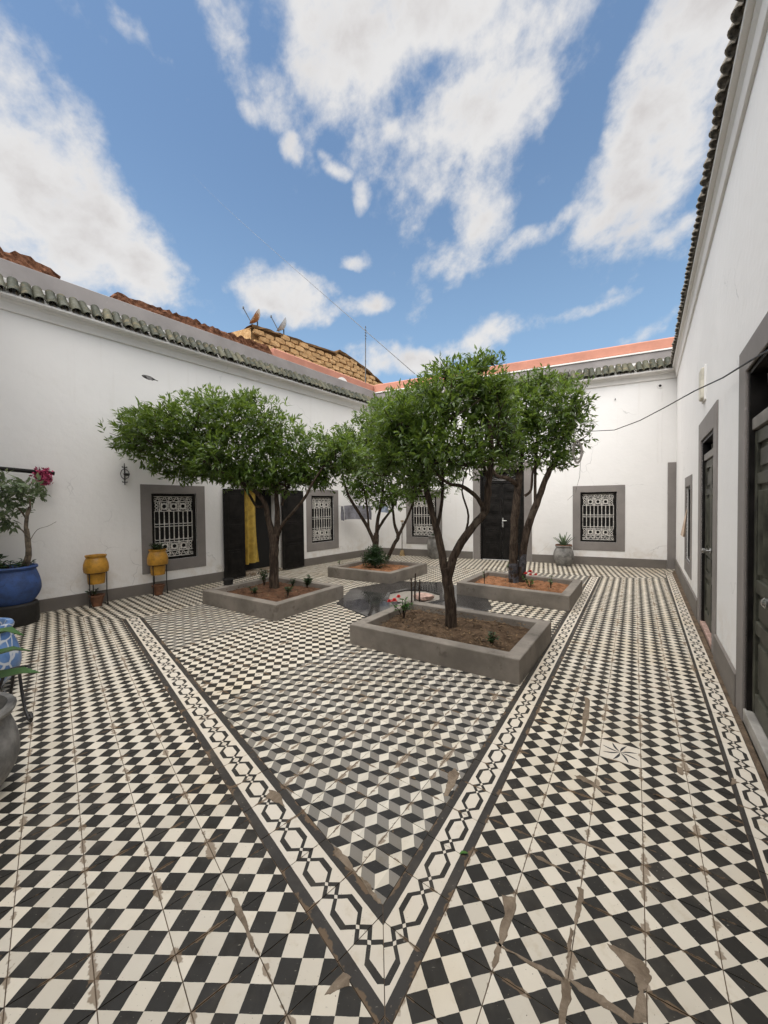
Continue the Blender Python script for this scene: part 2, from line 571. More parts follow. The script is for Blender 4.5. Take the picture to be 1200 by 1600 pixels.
m_glaze('glaze_yellow', (0.43, 0.215, 0.022), (0.30, 0.14, 0.02), 0.35)
m_glaze('glaze_blue', (0.035, 0.075, 0.215), (0.022, 0.04, 0.10), 0.55)
m_glaze('drum_dark', (0.016, 0.014, 0.012), (0.03, 0.026, 0.02), 0.6)


def m_bluepot():
    m, g, b = newmat('painted_blue_white')
    pos = g.n('ShaderNodeTexCoord').outputs['Object']
    vor = g.n('ShaderNodeTexVoronoi', feature='DISTANCE_TO_EDGE')
    g.put(vor.inputs['Vector'], g.vm('ADD', pos, g.vm('SCALE', g.noisec(pos, 4.0), 0.18)))
    vor.inputs['Scale'].default_value = 8.0
    ln = g.mr(vor.outputs['Distance'], 0.035, 0.075, 1.0, 0.0)
    colr = g.mix(g.mr(g.noise(pos, 7.0), 0.35, 0.65), (0.07, 0.16, 0.36), (0.14, 0.26, 0.50))
    colr = g.mix(ln, colr, (0.55, 0.58, 0.62))
    setb(g, b, colr, 0.35, g.bump(g.noise(pos, 20.0), 0.2, 0.005), 0.5)


m_bluepot()


def m_rooftile():
    m, g, b = newmat('roof_tile_glaze')
    tcn = g.n('ShaderNodeTexCoord'); pos = tcn.outputs['Object']
    oi = g.n('ShaderNodeObjectInfo')
    r = oi.outputs['Random']
    p2 = g.vm('ADD', pos, g.comb(g.m('MULTIPLY', r, 37.0), g.m('MULTIPLY', r, 11.0), 0.0))
    a = g.noise(p2, 11.0, 6.0, 0.65, 0.5)
    colr = g.mix(g.mr(r, 0.2, 0.9), (0.040, 0.044, 0.030), (0.100, 0.098, 0.066))
    colr = g.mix(g.mr(a, 0.52, 0.66, 0.0, 0.7), colr, (0.20, 0.165, 0.105))
    colr = g.mix(g.mr(g.noise(p2, 30.0, 4.0), 0.64, 0.72, 0.0, 0.5), colr, (0.28, 0.25, 0.20))
    colr = g.mix(g.mr(a, 0.40, 0.28, 0.0, 0.7), colr, (0.022, 0.024, 0.02))
    setb(g, b, colr, g.mr(a, 0.35, 0.65, 0.5, 0.9), g.bump(g.noise(p2, 26.0, 4.0), 0.5, 0.008), 0.25)


m_rooftile()
m_plain('tile_weathered', (0.27, 0.24, 0.195), 0.9, 0.35, 14.0, 0.5, 0.008)
m_plain('tile_underside', (0.19, 0.165, 0.125), 0.9, 0.3, 14.0, 0.4, 0.008)


def m_earth(name, c1, c2, sc=14.0):
    m, g, b = newmat(name)
    tcn = g.n('ShaderNodeTexCoord')
    pos = g.n('ShaderNodeNewGeometry').outputs['Position']
    r = g.n('ShaderNodeObjectInfo').outputs['Random']
    a = g.noise(pos, sc, 6.0, 0.7, 0.6)
    colr = g.mix(g.mr(a, 0.3, 0.7), c1, c2)
    colr = g.mix(g.mr(r, 0.0, 1.0, 0.0, 0.35), colr, tuple(x * 0.6 for x in c1))
    setb(g, b, colr, 0.95, g.bump(a, 0.8, 0.04), 0.1)


m_earth('earth_red', (0.10, 0.044, 0.026), (0.27, 0.13, 0.075))
m_earth('mud_brick', (0.42, 0.235, 0.10), (0.66, 0.43, 0.22), 9.0)
m_earth('mud_mortar', (0.13, 0.07, 0.03), (0.24, 0.14, 0.065), 9.0)


def m_rustdish():
    m, g, b = newmat('dish_rust')
    pos = g.n('ShaderNodeTexCoord').outputs['Object']
    a = g.noise(pos, 5.0, 5.0, 0.6)
    colr = g.mix(g.mr(a, 0.46, 0.58), (0.62, 0.52, 0.42), (0.42, 0.17, 0.045))
    setb(g, b, colr, 0.7)


m_rustdish()


# --- patterned cement tiles: the print lives on the tile's own u,v
def tile_common(g, colr, b, white_mask=None):
    """wear, dirt at the joints, chips and satin finish shared by all cement tiles"""
    uvn = g.n('ShaderNodeUVMap'); uvn.uv_map = 'tile'
    u, v = g.sep(uvn.outputs[0])[:2]
    pos = g.n('ShaderNodeNewGeometry').outputs['Position']
    r1 = g.n('ShaderNodeObjectInfo').outputs['Random']
    att = g.n('ShaderNodeAttribute'); att.attribute_name = 'rnd'
    r = g.m('FRACT', g.m('ADD', r1, att.outputs['Fac']))
    colr = g.mix(g.mr(r, 0.0, 1.0, 0.0, 0.16, smooth=False), colr, g.mix(1.0, colr, (0.86, 0.80, 0.68), 'MULTIPLY'))
    big = g.noise(pos, 1.3, 3.0, 0.6)
    colr = g.mix(g.mr(big, 0.45, 0.75, 0.0, 0.40), colr, g.mix(1.0, colr, (0.90, 0.80, 0.62), 'MULTIPLY'))
    st = g.noise(pos, 11.0, 4.0, 0.68)
    colr = g.mix(g.mr(st, 0.56, 0.74, 0.0, 0.42), colr, g.mix(1.0, colr, (0.74, 0.66, 0.52), 'MULTIPLY'))
    dust = g.noise(pos, 4.2, 4.0, 0.7)
    colr = g.mix(g.mr(dust, 0.46, 0.78, 0.0, 0.12), colr, (0.30, 0.25, 0.19))
    spk = g.noise(pos, 130.0, 1.0, 0.55)
    colr = g.mix(g.mr(spk, 0.735, 0.77, 0.0, 0.75), colr, (0.13, 0.10, 0.075))
    scr = g.noise(g.vm('MULTIPLY', pos, (1.0, 3.2, 1.0)), 46.0, 2.0, 0.6)
    colr = g.mix(g.mr(scr, 0.69, 0.76, 0.0, 0.5), colr, (0.36, 0.32, 0.27))
    # brown grime creeping in from the joints
    ue = g.m('MINIMUM', u, g.m('SUBTRACT', 1.0, u))
    ve = g.m('MINIMUM', v, g.m('SUBTRACT', 1.0, v))
    e = g.m('MINIMUM', ue, g.m('MULTIPLY', ve, 2.2))
    jn = g.noise(pos, 7.0, 4.0, 0.72)
    lim = g.mr(jn, 0.42, 0.74, 0.0, 0.15)
    gr = g.m('MULTIPLY', g.mr(g.m('SUBTRACT', lim, e), 0.0, 0.03), 0.75)
    colr = g.mix(gr, colr, (0.17, 0.115, 0.07))
    h = g.m('ADD', g.m('MULTIPLY', g.noise(pos, 16.0, 2.0, 0.6), 0.6), g.m('MULTIPLY', g.noise(pos, 180.0, 1.0, 0.6), 0.25))
    rough = g.m('ADD', g.mr(st, 0.3, 0.75, 0.45, 0.72), g.m('MULTIPLY', gr, 0.3))
    setb(g, b, colr, rough, g.bump(h, 0.22, 0.004), 0.22)


T_WHITE, T_BLACK, T_GREY = (0.62, 0.565, 0.48), (0.027, 0.0245, 0.021), (0.205, 0.190, 0.170)


def tile_uv(g, wob=0.006):
    uvn = g.n('ShaderNodeUVMap'); uvn.uv_map = 'tile'
    pos = g.n('ShaderNodeNewGeometry').outputs['Position']
    w = g.vm('SCALE', g.vm('SUBTRACT', g.noisec(pos, 40.0, 2.0), (0.5, 0.5, 0.5)), wob * 2)
    s = g.sep(g.vm('ADD', uvn.outputs[0], w))
    return s[0], s[1]


def vary(g, c, a, b2):
    """each printed field of each tile was poured by hand: a slightly different tone"""
    r1 = g.n('ShaderNodeObjectInfo').outputs['Random']
    att = g.n('ShaderNodeAttribute'); att.attribute_name = 'rnd'
    wn = g.n('ShaderNodeTexWhiteNoise', noise_dimensions='3D')
    g.put(wn.inputs['Vector'], g.comb(a, b2, g.m('MULTIPLY', g.m('ADD', r1, att.outputs['Fac']), 91.0)))
    k = wn.outputs['Value']
    f = g.mr(k, 0.0, 1.0, 0.88, 1.07, smooth=False)
    return g.mix(1.0, c, g.comb(f, f, g.m('MULTIPLY', f, 0.98)), 'MULTIPLY')


def m_tiles():
    # black and white check laid on the diagonal
    m, g, b = newmat('tile_check')
    u, v = tile_uv(g)
    p = g.m('FLOOR', g.m('MULTIPLY', g.m('ADD', u, v), 2.0))
    q = g.m('FLOOR', g.m('MULTIPLY', g.m('SUBTRACT', u, v), 2.0))
    odd = g.m('PINGPONG', g.m('ADD', p, q), 1.0)
    tile_common(g, vary(g, g.mix(odd, T_BLACK, T_WHITE), p, q), b)
    # tumbling blocks
    m, g, b = newmat('tile_cube')
    u, v = tile_uv(g)
    U = g.m('MULTIPLY', u, 2.0); V = g.m('SUBTRACT', g.m('MULTIPLY', v, 2.0), u)
    fi = g.m('FRACT', U); fj = g.m('FRACT', V)
    up = g.m('GREATER_THAN', g.m('ADD', fi, fj), 1.0)
    def fold(f):
        return g.m('ADD', g.m('MULTIPLY', up, g.m('SUBTRACT', 1.0, g.m('MULTIPLY', f, 2.0))), f)
    x, y = fold(fi), fold(fj)
    z = g.m('SUBTRACT', g.m('SUBTRACT', 1.0, x), y)
    dark = g.m('LESS_THAN', y, g.m('MINIMUM', x, z))
    grey = g.m('LESS_THAN', z, g.m('MINIMUM', x, y))
    c = g.mix(dark, g.mix(grey, (0.61, 0.565, 0.49), T_GREY), (0.027, 0.026, 0.025))
    tile_common(g, vary(g, c, g.m('ADD', g.m('FLOOR', U), dark), g.m('ADD', g.m('FLOOR', V), g.m('MULTIPLY', grey, 3.0))), b)
    # border with chained hexagons between two black bands
    m, g, b = newmat('tile_border')
    u, v = tile_uv(g, 0.004)
    band = g.m('GREATER_THAN', g.m('ABSOLUTE', g.m('SUBTRACT', u, 0.5)), 0.31)
    w = g.m('ABSOLUTE', g.m('DIVIDE', g.m('SUBTRACT', u, 0.5), 0.62))
    s = g.m('ABSOLUTE', g.m('SUBTRACT', g.m('FRACT', v), 0.5))
    gA = g.m('MINIMUM', 0.29, g.m('MULTIPLY', g.m('SUBTRACT', 0.34, s), 1.65))
    gB = g.m('MULTIPLY', g.m('SUBTRACT', s, 0.34), 1.45)
    gg = g.m('MAXIMUM', gA, gB)
    line = g.m('LESS_THAN', g.m('ABSOLUTE', g.m('SUBTRACT', w, gg)), 0.082)
    cross = g.m('LESS_THAN', g.m('ADD', g.m('MULTIPLY', w, 0.9), g.m('ABSOLUTE', g.m('SUBTRACT', s, 0.34))), 0.050)
    line = g.m('MULTIPLY', line, g.m('SUBTRACT', 1.0, cross))
    tile_common(g, g.mix(band, g.mix(line, T_WHITE, T_BLACK), (0.040, 0.036, 0.032)), b)
    # replacement tile with an eight-pointed star
    m, g, b = newmat('tile_star')
    u, v = tile_uv(g, 0.004)
    cu, cv = g.m('SUBTRACT', u, 0.5), g.m('SUBTRACT', v, 0.5)
    an = g.m('DIVIDE', g.m('ARCTAN2', cv, cu), pi / 4)
    rr = g.m('SQRT', g.m('ADD', g.m('MULTIPLY', cu, cu), g.m('MULTIPLY', cv, cv)))
    fr = g.m('ABSOLUTE', g.m('SUBTRACT', g.m('FRACT', an), 0.5))
    star = g.m('LESS_THAN', rr, g.m('ADD', 0.16, g.m('MULTIPLY', g.m('SUBTRACT', 0.5, fr), 0.74)))
    half = g.m('GREATER_THAN', g.m('FRACT', an), 0.56)
    c = g.mix(g.m('MULTIPLY', star, half), T_WHITE, (0.03, 0.03, 0.035))
    tile_common(g, c, b)


m_tiles()


def m_mortar():
    m, g, b = newmat('mortar')
    pos = g.n('ShaderNodeNewGeometry').outputs['Position']
    a = g.noise(pos, 8.0, 6.0, 0.7)
    f = g.noise(pos, 70.0, 4.0, 0.65)
    c = g.mix(g.mr(a, 0.3, 0.7), (0.060, 0.043, 0.030), (0.165, 0.118, 0.078))
    c = g.mix(g.mr(f, 0.62, 0.72, 0.0, 0.5), c, (0.30, 0.24, 0.18))
    setb(g, b, c, 0.92, g.bump(g.m('ADD', a, g.m('MULTIPLY', f, 0.4)), 0.6, 0.01), 0.2)
    m, g, b = newmat('cement_patch')
    pos = g.n('ShaderNodeNewGeometry').outputs['Position']
    a = g.noise(pos, 16.0, 6.0, 0.7, 0.6)
    f = g.noise(pos, 120.0, 4.0, 0.65)
    c = g.mix(g.mr(a, 0.3, 0.7), (0.135, 0.100, 0.068), (0.255, 0.200, 0.145))
    c = g.mix(g.mr(f, 0.60, 0.72, 0.0, 0.5), c, (0.38, 0.31, 0.24))
    c = g.mix(g.mr(g.noise(pos, 30.0, 5.0, 0.7), 0.64, 0.70, 0.0, 0.6), c, (0.05, 0.04, 0.03))
    setb(g, b, c, 0.85, g.bump(g.m('ADD', a, g.m('MULTIPLY', f, 0.5)), 0.7, 0.008), 0.25)
    m, g, b = newmat('wet_stone')
    pos = g.n('ShaderNodeNewGeometry').outputs['Position']
    a = g.noise(pos, 2.2, 5.0, 0.6)
    c = g.mix(g.mr(a, 0.3, 0.7), (0.022, 0.021, 0.021), (0.050, 0.047, 0.045))
    setb(g, b, c, g.mr(a, 0.35, 0.7, 0.03, 0.15), g.bump(g.noise(pos, 9.0, 3.0, 0.5), 0.05, 0.004), 0.6)
    m, g, b = newmat('zellige_stripe')
    pos = g.n('ShaderNodeTexCoord').outputs['Object']
    px, py, _ = g.sep(pos)[:3]
    st = g.m('GREATER_THAN', g.m('FRACT', g.m('MULTIPLY', g.m('ADD', px, g.m('MULTIPLY', py, 0.35)), 14.0)), 0.62)
    setb(g, b, g.mix(st, (0.34, 0.31, 0.27), (0.11, 0.09, 0.075)), 0.35)


m_mortar()

# ================================================================ FLOOR
floor = empty('courtyard_floor')
floor['kind'] = 'structure'
floor['label'] = 'courtyard floor of patterned black and white cement tiles'

AL = np.array([-3.55, 6.40]); DL = hd(39.6); NL = np.array([DL[1], -DL[0]])
AB = np.array([6.18, 7.58]); DB = hd(114.0); NB = np.array([DB[1], -DB[0]])
AR = AB.copy(); DR = hd(36.07); NR = np.array([-DR[1], DR[0]])


def isect(p, d, q, e):
    A = np.array([[d[0], -e[0]], [d[1], -e[1]]])
    t = np.linalg.solve(A, q - p)
    return p + d * t[0]


C_LB = isect(AL, DL, AB, DB)
NEAR_P = np.array([0.731, 0.682]) * -0.75
NEAR_D = np.array([-0.682, 0.731])
C_LN = isect(AL, DL, NEAR_P, NEAR_D)
C_RN = isect(AR, DR, NEAR_P, NEAR_D)

A_in = np.array([-0.02, 1.263]); A_out = np.array([-0.012, 0.941])
dL, dR = hd(-42.8), hd(35.15)
nL = np.array([-dL[1], dL[0]]) * -1       # from the outer to the inner edge of the left strip
nR = np.array([-dR[1], dR[0]])
wL = float((A_in - A_out) @ nL); wR = float((A_in - A_out) @ nR)
L_in = A_in + dL * 4.66
L_out = isect(A_out, dL, L_in, hd(-105.0))
R_in = A_in + dR * 6.93
R_out = isect(A_out, dR, R_in, hd(100.0))


def clip(poly, region):
    """Sutherland-Hodgman, region convex counter-clockwise"""
    out = [np.array(p, float) for p in poly]
    k = len(region)
    for i in range(k):
        a, b = region[i], region[(i + 1) % k]
        e = b - a
        inp, out = out, []
        if not inp:
            return []
        for j in range(len(inp)):
            p, q = inp[j], inp[(j + 1) % len(inp)]
            sp = e[0] * (p[1] - a[1]) - e[1] * (p[0] - a[0])
            sq = e[0] * (q[1] - a[1]) - e[1] * (q[0] - a[0])
            if sp >= 0:
                out.append(p)
            if (sp >= 0) != (sq >= 0):
                out.append(p + (q - p) * (sp / (sp - sq)))
    return out


def area(p):
    p = np.array(p)
    x, y = p[:, 0], p[:, 1]
    return 0.5 * float(np.sum(x * np.roll(y, -1) - y * np.roll(x, -1)))


def ccw(p):
    p = [np.array(q, float) for q in p]
    return p if area(p) > 0 else p[::-1]


def inset(poly, d):
    """shrink a convex polygon a little towards its inside"""
    k = len(poly)
    res = []
    for i in range(k):
        p0, p1, p2 = poly[i - 1], poly[i], poly[(i + 1) % k]
        e1 = p1 - p0; e2 = p2 - p1
        l1, l2 = np.linalg.norm(e1), np.linalg.norm(e2)
        if l1 < 1e-6 or l2 < 1e-6:
            return None
        n1 = np.array([-e1[1], e1[0]]) / l1; n2 = np.array([-e2[1], e2[0]]) / l2
        dn = 1 + n1 @ n2
        if dn < 0.15:
            dn = 0.15
        res.append(p1 + (n1 + n2) / dn * d)
    return res


TILES = []     # (kind, polygon, uv polygon, size on the picture)


def lay(kind, region, org, tu, tv, gap=0.0015):
    region = ccw(region)
    M = np.array([tu, tv]).T
    Mi = np.linalg.inv(M)
    R = np.array([Mi @ (p - org) for p in region])
    lo = np.floor(R.min(0)).astype(int); hi = np.ceil(R.max(0)).astype(int)
    for i in range(lo[0], hi[0]):
        for j in range(lo[1], hi[1]):
            c = org + tu * i + tv * j
            q = ccw([c, c + tu, c + tu + tv, c + tv])
            full = area(q)
            p = clip(q, region)
            if len(p) < 3 or area(p) < 2e-4:
                continue
            clean = [p[0]]
            for t in p[1:]:
                if np.linalg.norm(t - clean[-1]) > 2e-3:
                    clean.append(t)
            if np.linalg.norm(clean[0] - clean[-1]) < 2e-3:
                clean.pop()
            if len(clean) < 3:
                continue
            p = inset(clean, gap)
            if p is None or area(p) < 1e-4:
                continue
            ce = np.mean(p, axis=0)
            uv = [Mi @ (t - org) - np.array([i, j]) for t in p]
            s = proj((ce[0], ce[1], 0))
            vis = 0.0
            if s and -20 < s[0] < 1220 and s[1] < 1640:
                vis = area(p) / (np.linalg.norm(ce) ** 2 + 2.1) ** 1.5
            TILES.append([kind, p, uv, vis])


tuL, tvL = np.array([.1542, .1244]), np.array([-.1215, .1317])
tuR, tvR = np.array([.1686, -.0993]), np.array([.1037, .1483])
orgL, orgR = np.array([-1.1198, 1.0099]), np.array([0.7598, 1.0267])
tvC, tuC = hd(36.6, .185), hd(124.6, .196)
orgC = np.array([-.0494, 1.4852])
W_gap0, W_gap1 = 0.185, 0.155

# left field
wl_pt = AL + DL * -1.93

# right field, edged on the right by the wall strip
W0 = AR + DR * -11.0 + NR * 0.150; W1 = AR + DR * -0.3 + NR * 0.212
wdir = (W1 - W0) / np.linalg.norm(W1 - W0)
R_far = isect(R_out, hd(101.0), W0, wdir)
near_mid = isect(A_out, np.array([0.0, -1.0]), W0, wdir)
lay('check', [A_out, near_mid, R_far, R_out], orgR, tuR, tvR)
lay('check', [A_out, L_out, wl_pt, C_LN, C_RN, near_mid], orgL, tuL, tvL)
# border strips
lay('border', [A_out, A_in, L_in, L_out], A_out + dL * 0.033, nL * wL, dL * 0.19)
lay('border', [A_out, R_out, R_in, A_in], A_out + dR * 0.033, nR * wR, dR * 0.188)
W2 = AR + DR * -11.0 + NR * 0.010; W3 = AR + DR * -0.3 + NR * 0.090
wn = np.array([wdir[1], -wdir[0]])
lay('border', [W0, W2, W3, W1], W0 - wn * 0.012, wn * 0.175, wdir * 0.188)
# centre: tumbling blocks round the planters, checks on the cross path
far_line_p = AB + NB * 1.43
C_far = isect(L_in, hd(38.0), far_line_p, DB)
R_in2 = isect(A_in, dR, far_line_p, DB)
centre = ccw([A_in, R_in2, C_far, L_in])
vdir, udir = hd(36.6), hd(126.6)
u1 = float(np.array([-1.16, 2.70]) @ udir); u2 = float(np.array([-1.85, 4.0]) @ udir)
v1 = float(np.array([1.743, 3.80]) @ vdir); v2 = float(np.array([2.449, 4.70]) @ vdir)


def uvbox(ua, ub, va, vb):
    return ccw([udir * a + vdir * c for a, c in ((ua, va), (ub, va), (ub, vb), (ua, vb))])


for iu, (ua, ub) in enumerate(((u1, 9.0), (u2, u1), (-9.0, u2))):
    for iv, (va, vb) in enumerate(((-9.0, v1), (v1, v2), (v2, 20.0))):
        reg = clip(centre, uvbox(ua, ub, va, vb))
        if len(reg) >= 3:
            lay('cube' if iu != 1 and iv != 1 else 'check', reg, orgC, tuC, tvC)
# along the left wall and the back wall
lay('check', [L_out, L_in, C_far, C_LB, wl_pt], AL + NL * 0.02, -NL * -0.19, DL * 0.186)
R_top = isect(R_in2, hd(100.0), AR, DR)
lay('check', [C_LB, C_far, R_in2, AB], AB + NB * 0.03, NB * 0.19, DB * 0.19)
lay('check', [R_in2, R_out, R_far, AB], AB + NB * 0.03, NB * 0.19, DB * 0.19)

# the star tile replaces the check tile it lies on
star_c = np.array([1.395, 2.115])
best = min((t for t in TILES if t[0] == 'check'), key=lambda t: np.linalg.norm(np.mean(t[1], axis=0) - star_c))
best[0] = 'star'

# mortar bed
mb = MB()
bed = [C_LN, C_RN, AB, C_LB]
mb.add([(p[0], p[1], -0.0032) for p in ccw(bed)] + [(p[0], p[1], -0.10) for p in ccw(bed)], [(0, 1, 2, 3), (7, 6, 5, 4), (0, 4, 5, 1), (1, 5, 6, 2), (2, 6, 7, 3), (3, 7, 4, 0)])
mb.build('mortar_bed', 'mortar', floor)


def tile_faces(p):
    k = len(p)
    top = list(range(k))
    fs = [top]
    for i in range(k):
        j = (i + 1) % k
        fs.append([i, k + i, k + j, j])
    return fs


NAMES = {'check': 'check_tile', 'cube': 'cube_tile', 'border': 'border_tile', 'star': 'star_tile'}
SHARED = {}
for kind in ('check', 'cube', 'border', 'star'):
    L = sorted([t for t in TILES if t[0] == kind], key=lambda t: -t[3])
    single, rest = L[:300], L[300:]
    if single:
        cut = [t for t in single if t[3] <= 0]
        single = [t for t in single if t[3] > 0]
        rest = cut + rest
    for _, p, uv, _v in single:
        c = np.mean(p, axis=0)
        key = (kind, len(p), tuple(np.round(np.array([q - c for q in p]).ravel(), 4)), tuple(np.round(np.array(uv).ravel(), 3)))
        me = SHARED.get(key)
        if me is None:
            vs = [(q[0] - c[0], q[1] - c[1], 0) for q in p] + [(q[0] - c[0], q[1] - c[1], -0.006) for q in p]
            me = bpy.data.meshes.new(NAMES[kind])
            fs = tile_faces(p)
            me.from_pydata(vs, [], fs)
            uvl = me.uv_layers.new(name='tile')
            li = 0
            for f in fs:
                for vi in f:
                    uvl.data[li].uv = tuple(uv[vi % len(p)]); li += 1
            me.materials.append(MATS['tile_' + kind])
            SHARED[key] = me
        place(NAMES[kind], me, floor, (c[0], c[1], random.uniform(-0.0005, 0.0005)),
              (random.gauss(0, 0.0022), random.gauss(0, 0.0022), random.gauss(0, 0.0012)))
    if rest:
        vs, fs, us, rn = [], [], [], []
        for _, p, uv, _v in rest:
            o = len(vs); k = len(p)
            zz = random.uniform(-0.0005, 0.0005)
            vs += [(q[0], q[1], zz) for q in p] + [(q[0], q[1], -0.006) for q in p]
            rv = random.random()
            for f in tile_faces(p):
                fs.append([o + i for i in f]); rn.append(rv)
                us += [tuple(uv[i % k]) for i in f]
        me = bpy.data.meshes.new('far_' + NAMES[kind] + 's')
        me.from_pydata(vs, [], fs)
        uvl = me.uv_layers.new(name='tile')
        uvl.data.foreach_set('uv', np.array(us, dtype=np.float32).ravel())
        at_ = me.attributes.new('rnd', 'FLOAT', 'FACE')
        at_.data.foreach_set('value', np.array(rn, dtype=np.float32))
        me.materials.append(MATS['tile_' + kind])
        o = place('far_' + NAMES[kind] + 's', me, floor)
        o['kind'] = 'stuff'

# cement repairs smeared over broken tiles
PATCHES = [
    [(786, 1395), (808, 1398), (806, 1420), (796, 1448), (793, 1462), (784, 1476), (780, 1500), (771, 1516), (767, 1514), (772, 1490), (779, 1468), (783, 1440), (788, 1425)],
    [(770, 1468), (784, 1477), (788, 1481), (812, 1492), (840, 1507), (868, 1521), (884, 1531), (880, 1536), (858, 1525), (828, 1507), (800, 1489), (782, 1482)],
    [(903, 1383), (912, 1388), (912, 1405), (908, 1422), (903, 1440), (899, 1448), (897, 1438), (901, 1412)],
    [(892, 1448), (896, 1452), (893, 1470), (890, 1490), (886, 1498), (886, 1478)],
    [(878, 1534), (886, 1528), (893, 1541), (893, 1560), (888, 1575), (884, 1604), (870, 1604), (876, 1570)],
    [(945, 1470), (962, 1476), (986, 1488), (1008, 1501), (1018, 1515), (1020, 1530), (1013, 1545), (1006, 1552), (1013, 1570), (1012, 1604), (990, 1604), (992, 1575), (1000, 1552), (996, 1540), (990, 1522), (975, 1508), (964, 1492)],
    [(885, 1526), (900, 1532), (925, 1546), (950, 1562), (978, 1583), (996, 1596), (990, 1604), (965, 1588), (935, 1568), (902, 1548)],
    [(504, 1556), (537, 1517), (550, 1527), (546, 1540), (530, 1546), (515, 1556)],
    [(362, 1400), (372, 1402), (380, 1424), (388, 1448), (399, 1482), (396, 1490), (386, 1466), (376, 1440), (366, 1420)],
    [(519, 1320), (531, 1327), (546, 1345), (559, 1364), (552, 1366), (536, 1352), (522, 1336)],
    [(560, 1366), (572, 1374), (590, 1400), (598, 1412), (590, 1414), (574, 1396)],
    [(702, 1205), (712, 1198), (718, 1208), (712, 1228), (700, 1244), (692, 1246), (697, 1225)],
    [(915, 1085), (922, 1092), (920, 1120), (914, 1150), (909, 1172), (905, 1168), (910, 1130)],
    [(420, 1232), (436, 1238), (446, 1262), (430, 1254), (416, 1246)],
    [(1058, 1196), (1066, 1200), (1068, 1212), (1060, 1210)], [(1141, 1214), (1150, 1219), (1152, 1226), (1143, 1226)],
    [(893, 1211), (906, 1211), (925, 1221), (945, 1236), (966, 1245), (944, 1239), (922, 1226), (905, 1217)],
    [(872, 1298), (905, 1311), (936, 1325), (962, 1337), (934, 1328), (900, 1314)],
    [(828, 1332), (846, 1341), (868, 1352), (893, 1366), (864, 1354), (840, 1342)],
]
for poly in PATCHES:
    cx = sum(p[0] for p in poly) / len(poly); cy = sum(p[1] for p in poly) / len(poly)
    ring = []
    k = len(poly)
    poly = [(cx + (x - cx) * 0.97, cy + (y - cy) * 0.97) for x, y in poly]
    for i in range(k):
        a, b2 = poly[i], poly[(i + 1) % k]
        for t in (0.0, 0.34, 0.67):
            ring.append((a[0] + (b2[0] - a[0]) * t + random.uniform(-2.0, 2.0), a[1] + (b2[1] - a[1]) * t + random.uniform(-1.6, 1.6)))
    vs = [gnd(x, y) for x, y in ring]
    c = sum(vs, Vector()) / len(vs)
    mb = MB()
    n = len(vs)
    mb.v = [tuple(v + Vector((0, 0, -0.001))) for v in vs] + [tuple(c + (v - c) * 0.90 + Vector((0, 0, 0.0018))) for v in vs]
    mb.f = [[i, (i + 1) % n, n + (i + 1) % n, n + i] for i in range(n)] + [list(range(n, 2 * n))]
    mb.mi = [0] * len(mb.f)
    mb.build('cement_patch', 'cement_patch', floor)


# ================================================================ HOUSE WINGS
def rects_around(x0, x1, z0, z1, holes):
    xs = sorted({x0, x1, *[h[0] for h in holes], *[h[1] for h in holes]})
    zs = sorted({z0, z1, *[h[2] for h in holes], *[h[3] for h in holes]})
    for a, b2 in zip(xs, xs[1:]):
        for c, d in zip(zs, zs[1:]):
            mx, mz = (a + b2) / 2, (c + d) / 2
            if not any(h[0] < mx < h[1] and h[2] < mz < h[3] for h in holes):
                yield a, b2, c, d


WALL_TOP = 4.46


def wall_mesh(x0, x1, holes, thick=0.42):
    """plastered wall in the wing's own frame: x along, y into the court, z up"""
    mb = MB()
    for a, b2, c, d in rects_around(x0, x1, -0.05, WALL_TOP, holes):
        mb.add([(a, 0, c), (b2, 0, c), (b2, 0, d), (a, 0, d)], [(0, 1, 2, 3)])
    for a, b2, c, d, dep in holes:
        mb.add([(a, 0, c), (b2, 0, c), (b2, 0, d), (a, 0, d), (a, -dep, c), (b2, -dep, c), (b2, -dep, d), (a, -dep, d)],
               [(0, 1, 5, 4), (1, 2, 6, 5), (2, 3, 7, 6), (3, 0, 4, 7), (4, 5, 6, 7)])
    t = -thick
    mb.add([(x0, 0, -0.05), (x1, 0, -0.05), (x1, 0, WALL_TOP), (x0, 0, WALL_TOP), (x0, t, -0.05), (x1, t, -0.05), (x1, t, WALL_TOP), (x0, t, WALL_TOP)],
           [(4, 5, 6, 7), (3, 2, 6, 7), (0, 3, 7, 4), (1, 2, 6, 5)])
    return mb


def bandbox(mb, a, b2, c, d, y0, y1):
    mb.box(((a + b2) / 2, (y0 + y1) / 2, (c + d) / 2), (b2 - a, y1 - y0, d - c))


def frame_ring(a, b2, c, d, w, y0, y1, wt=None, wb=None):
    """rectangular ring between the inner opening a,b,c,d and w further out, mitre-free butt joints"""
    wt = w if wt is None else wt; wb = w if wb is None else wb
    mb = MB()
    o = [(a - w, c - wb), (b2 + w, c - wb), (b2 + w, d + wt), (a - w, d + wt)]
    i = [(a, c), (b2, c), (b2, d), (a, d)]
    vs = []
    for y in (y0, y1):
        vs += [(x, y, z) for x, z in o] + [(x, y, z) for x, z in i]
    fs = []
    for k in range(4):
        k2 = (k + 1) % 4
        fs += [(8 + k, 8 + k2, 12 + k2, 12 + k), (k, 4 + k, 4 + k2, k2), (k, k2, 8 + k2, 8 + k), (4 + k, 12 + k, 12 + k2, 4 + k2)]
    mb.add(vs, fs)
    return mb


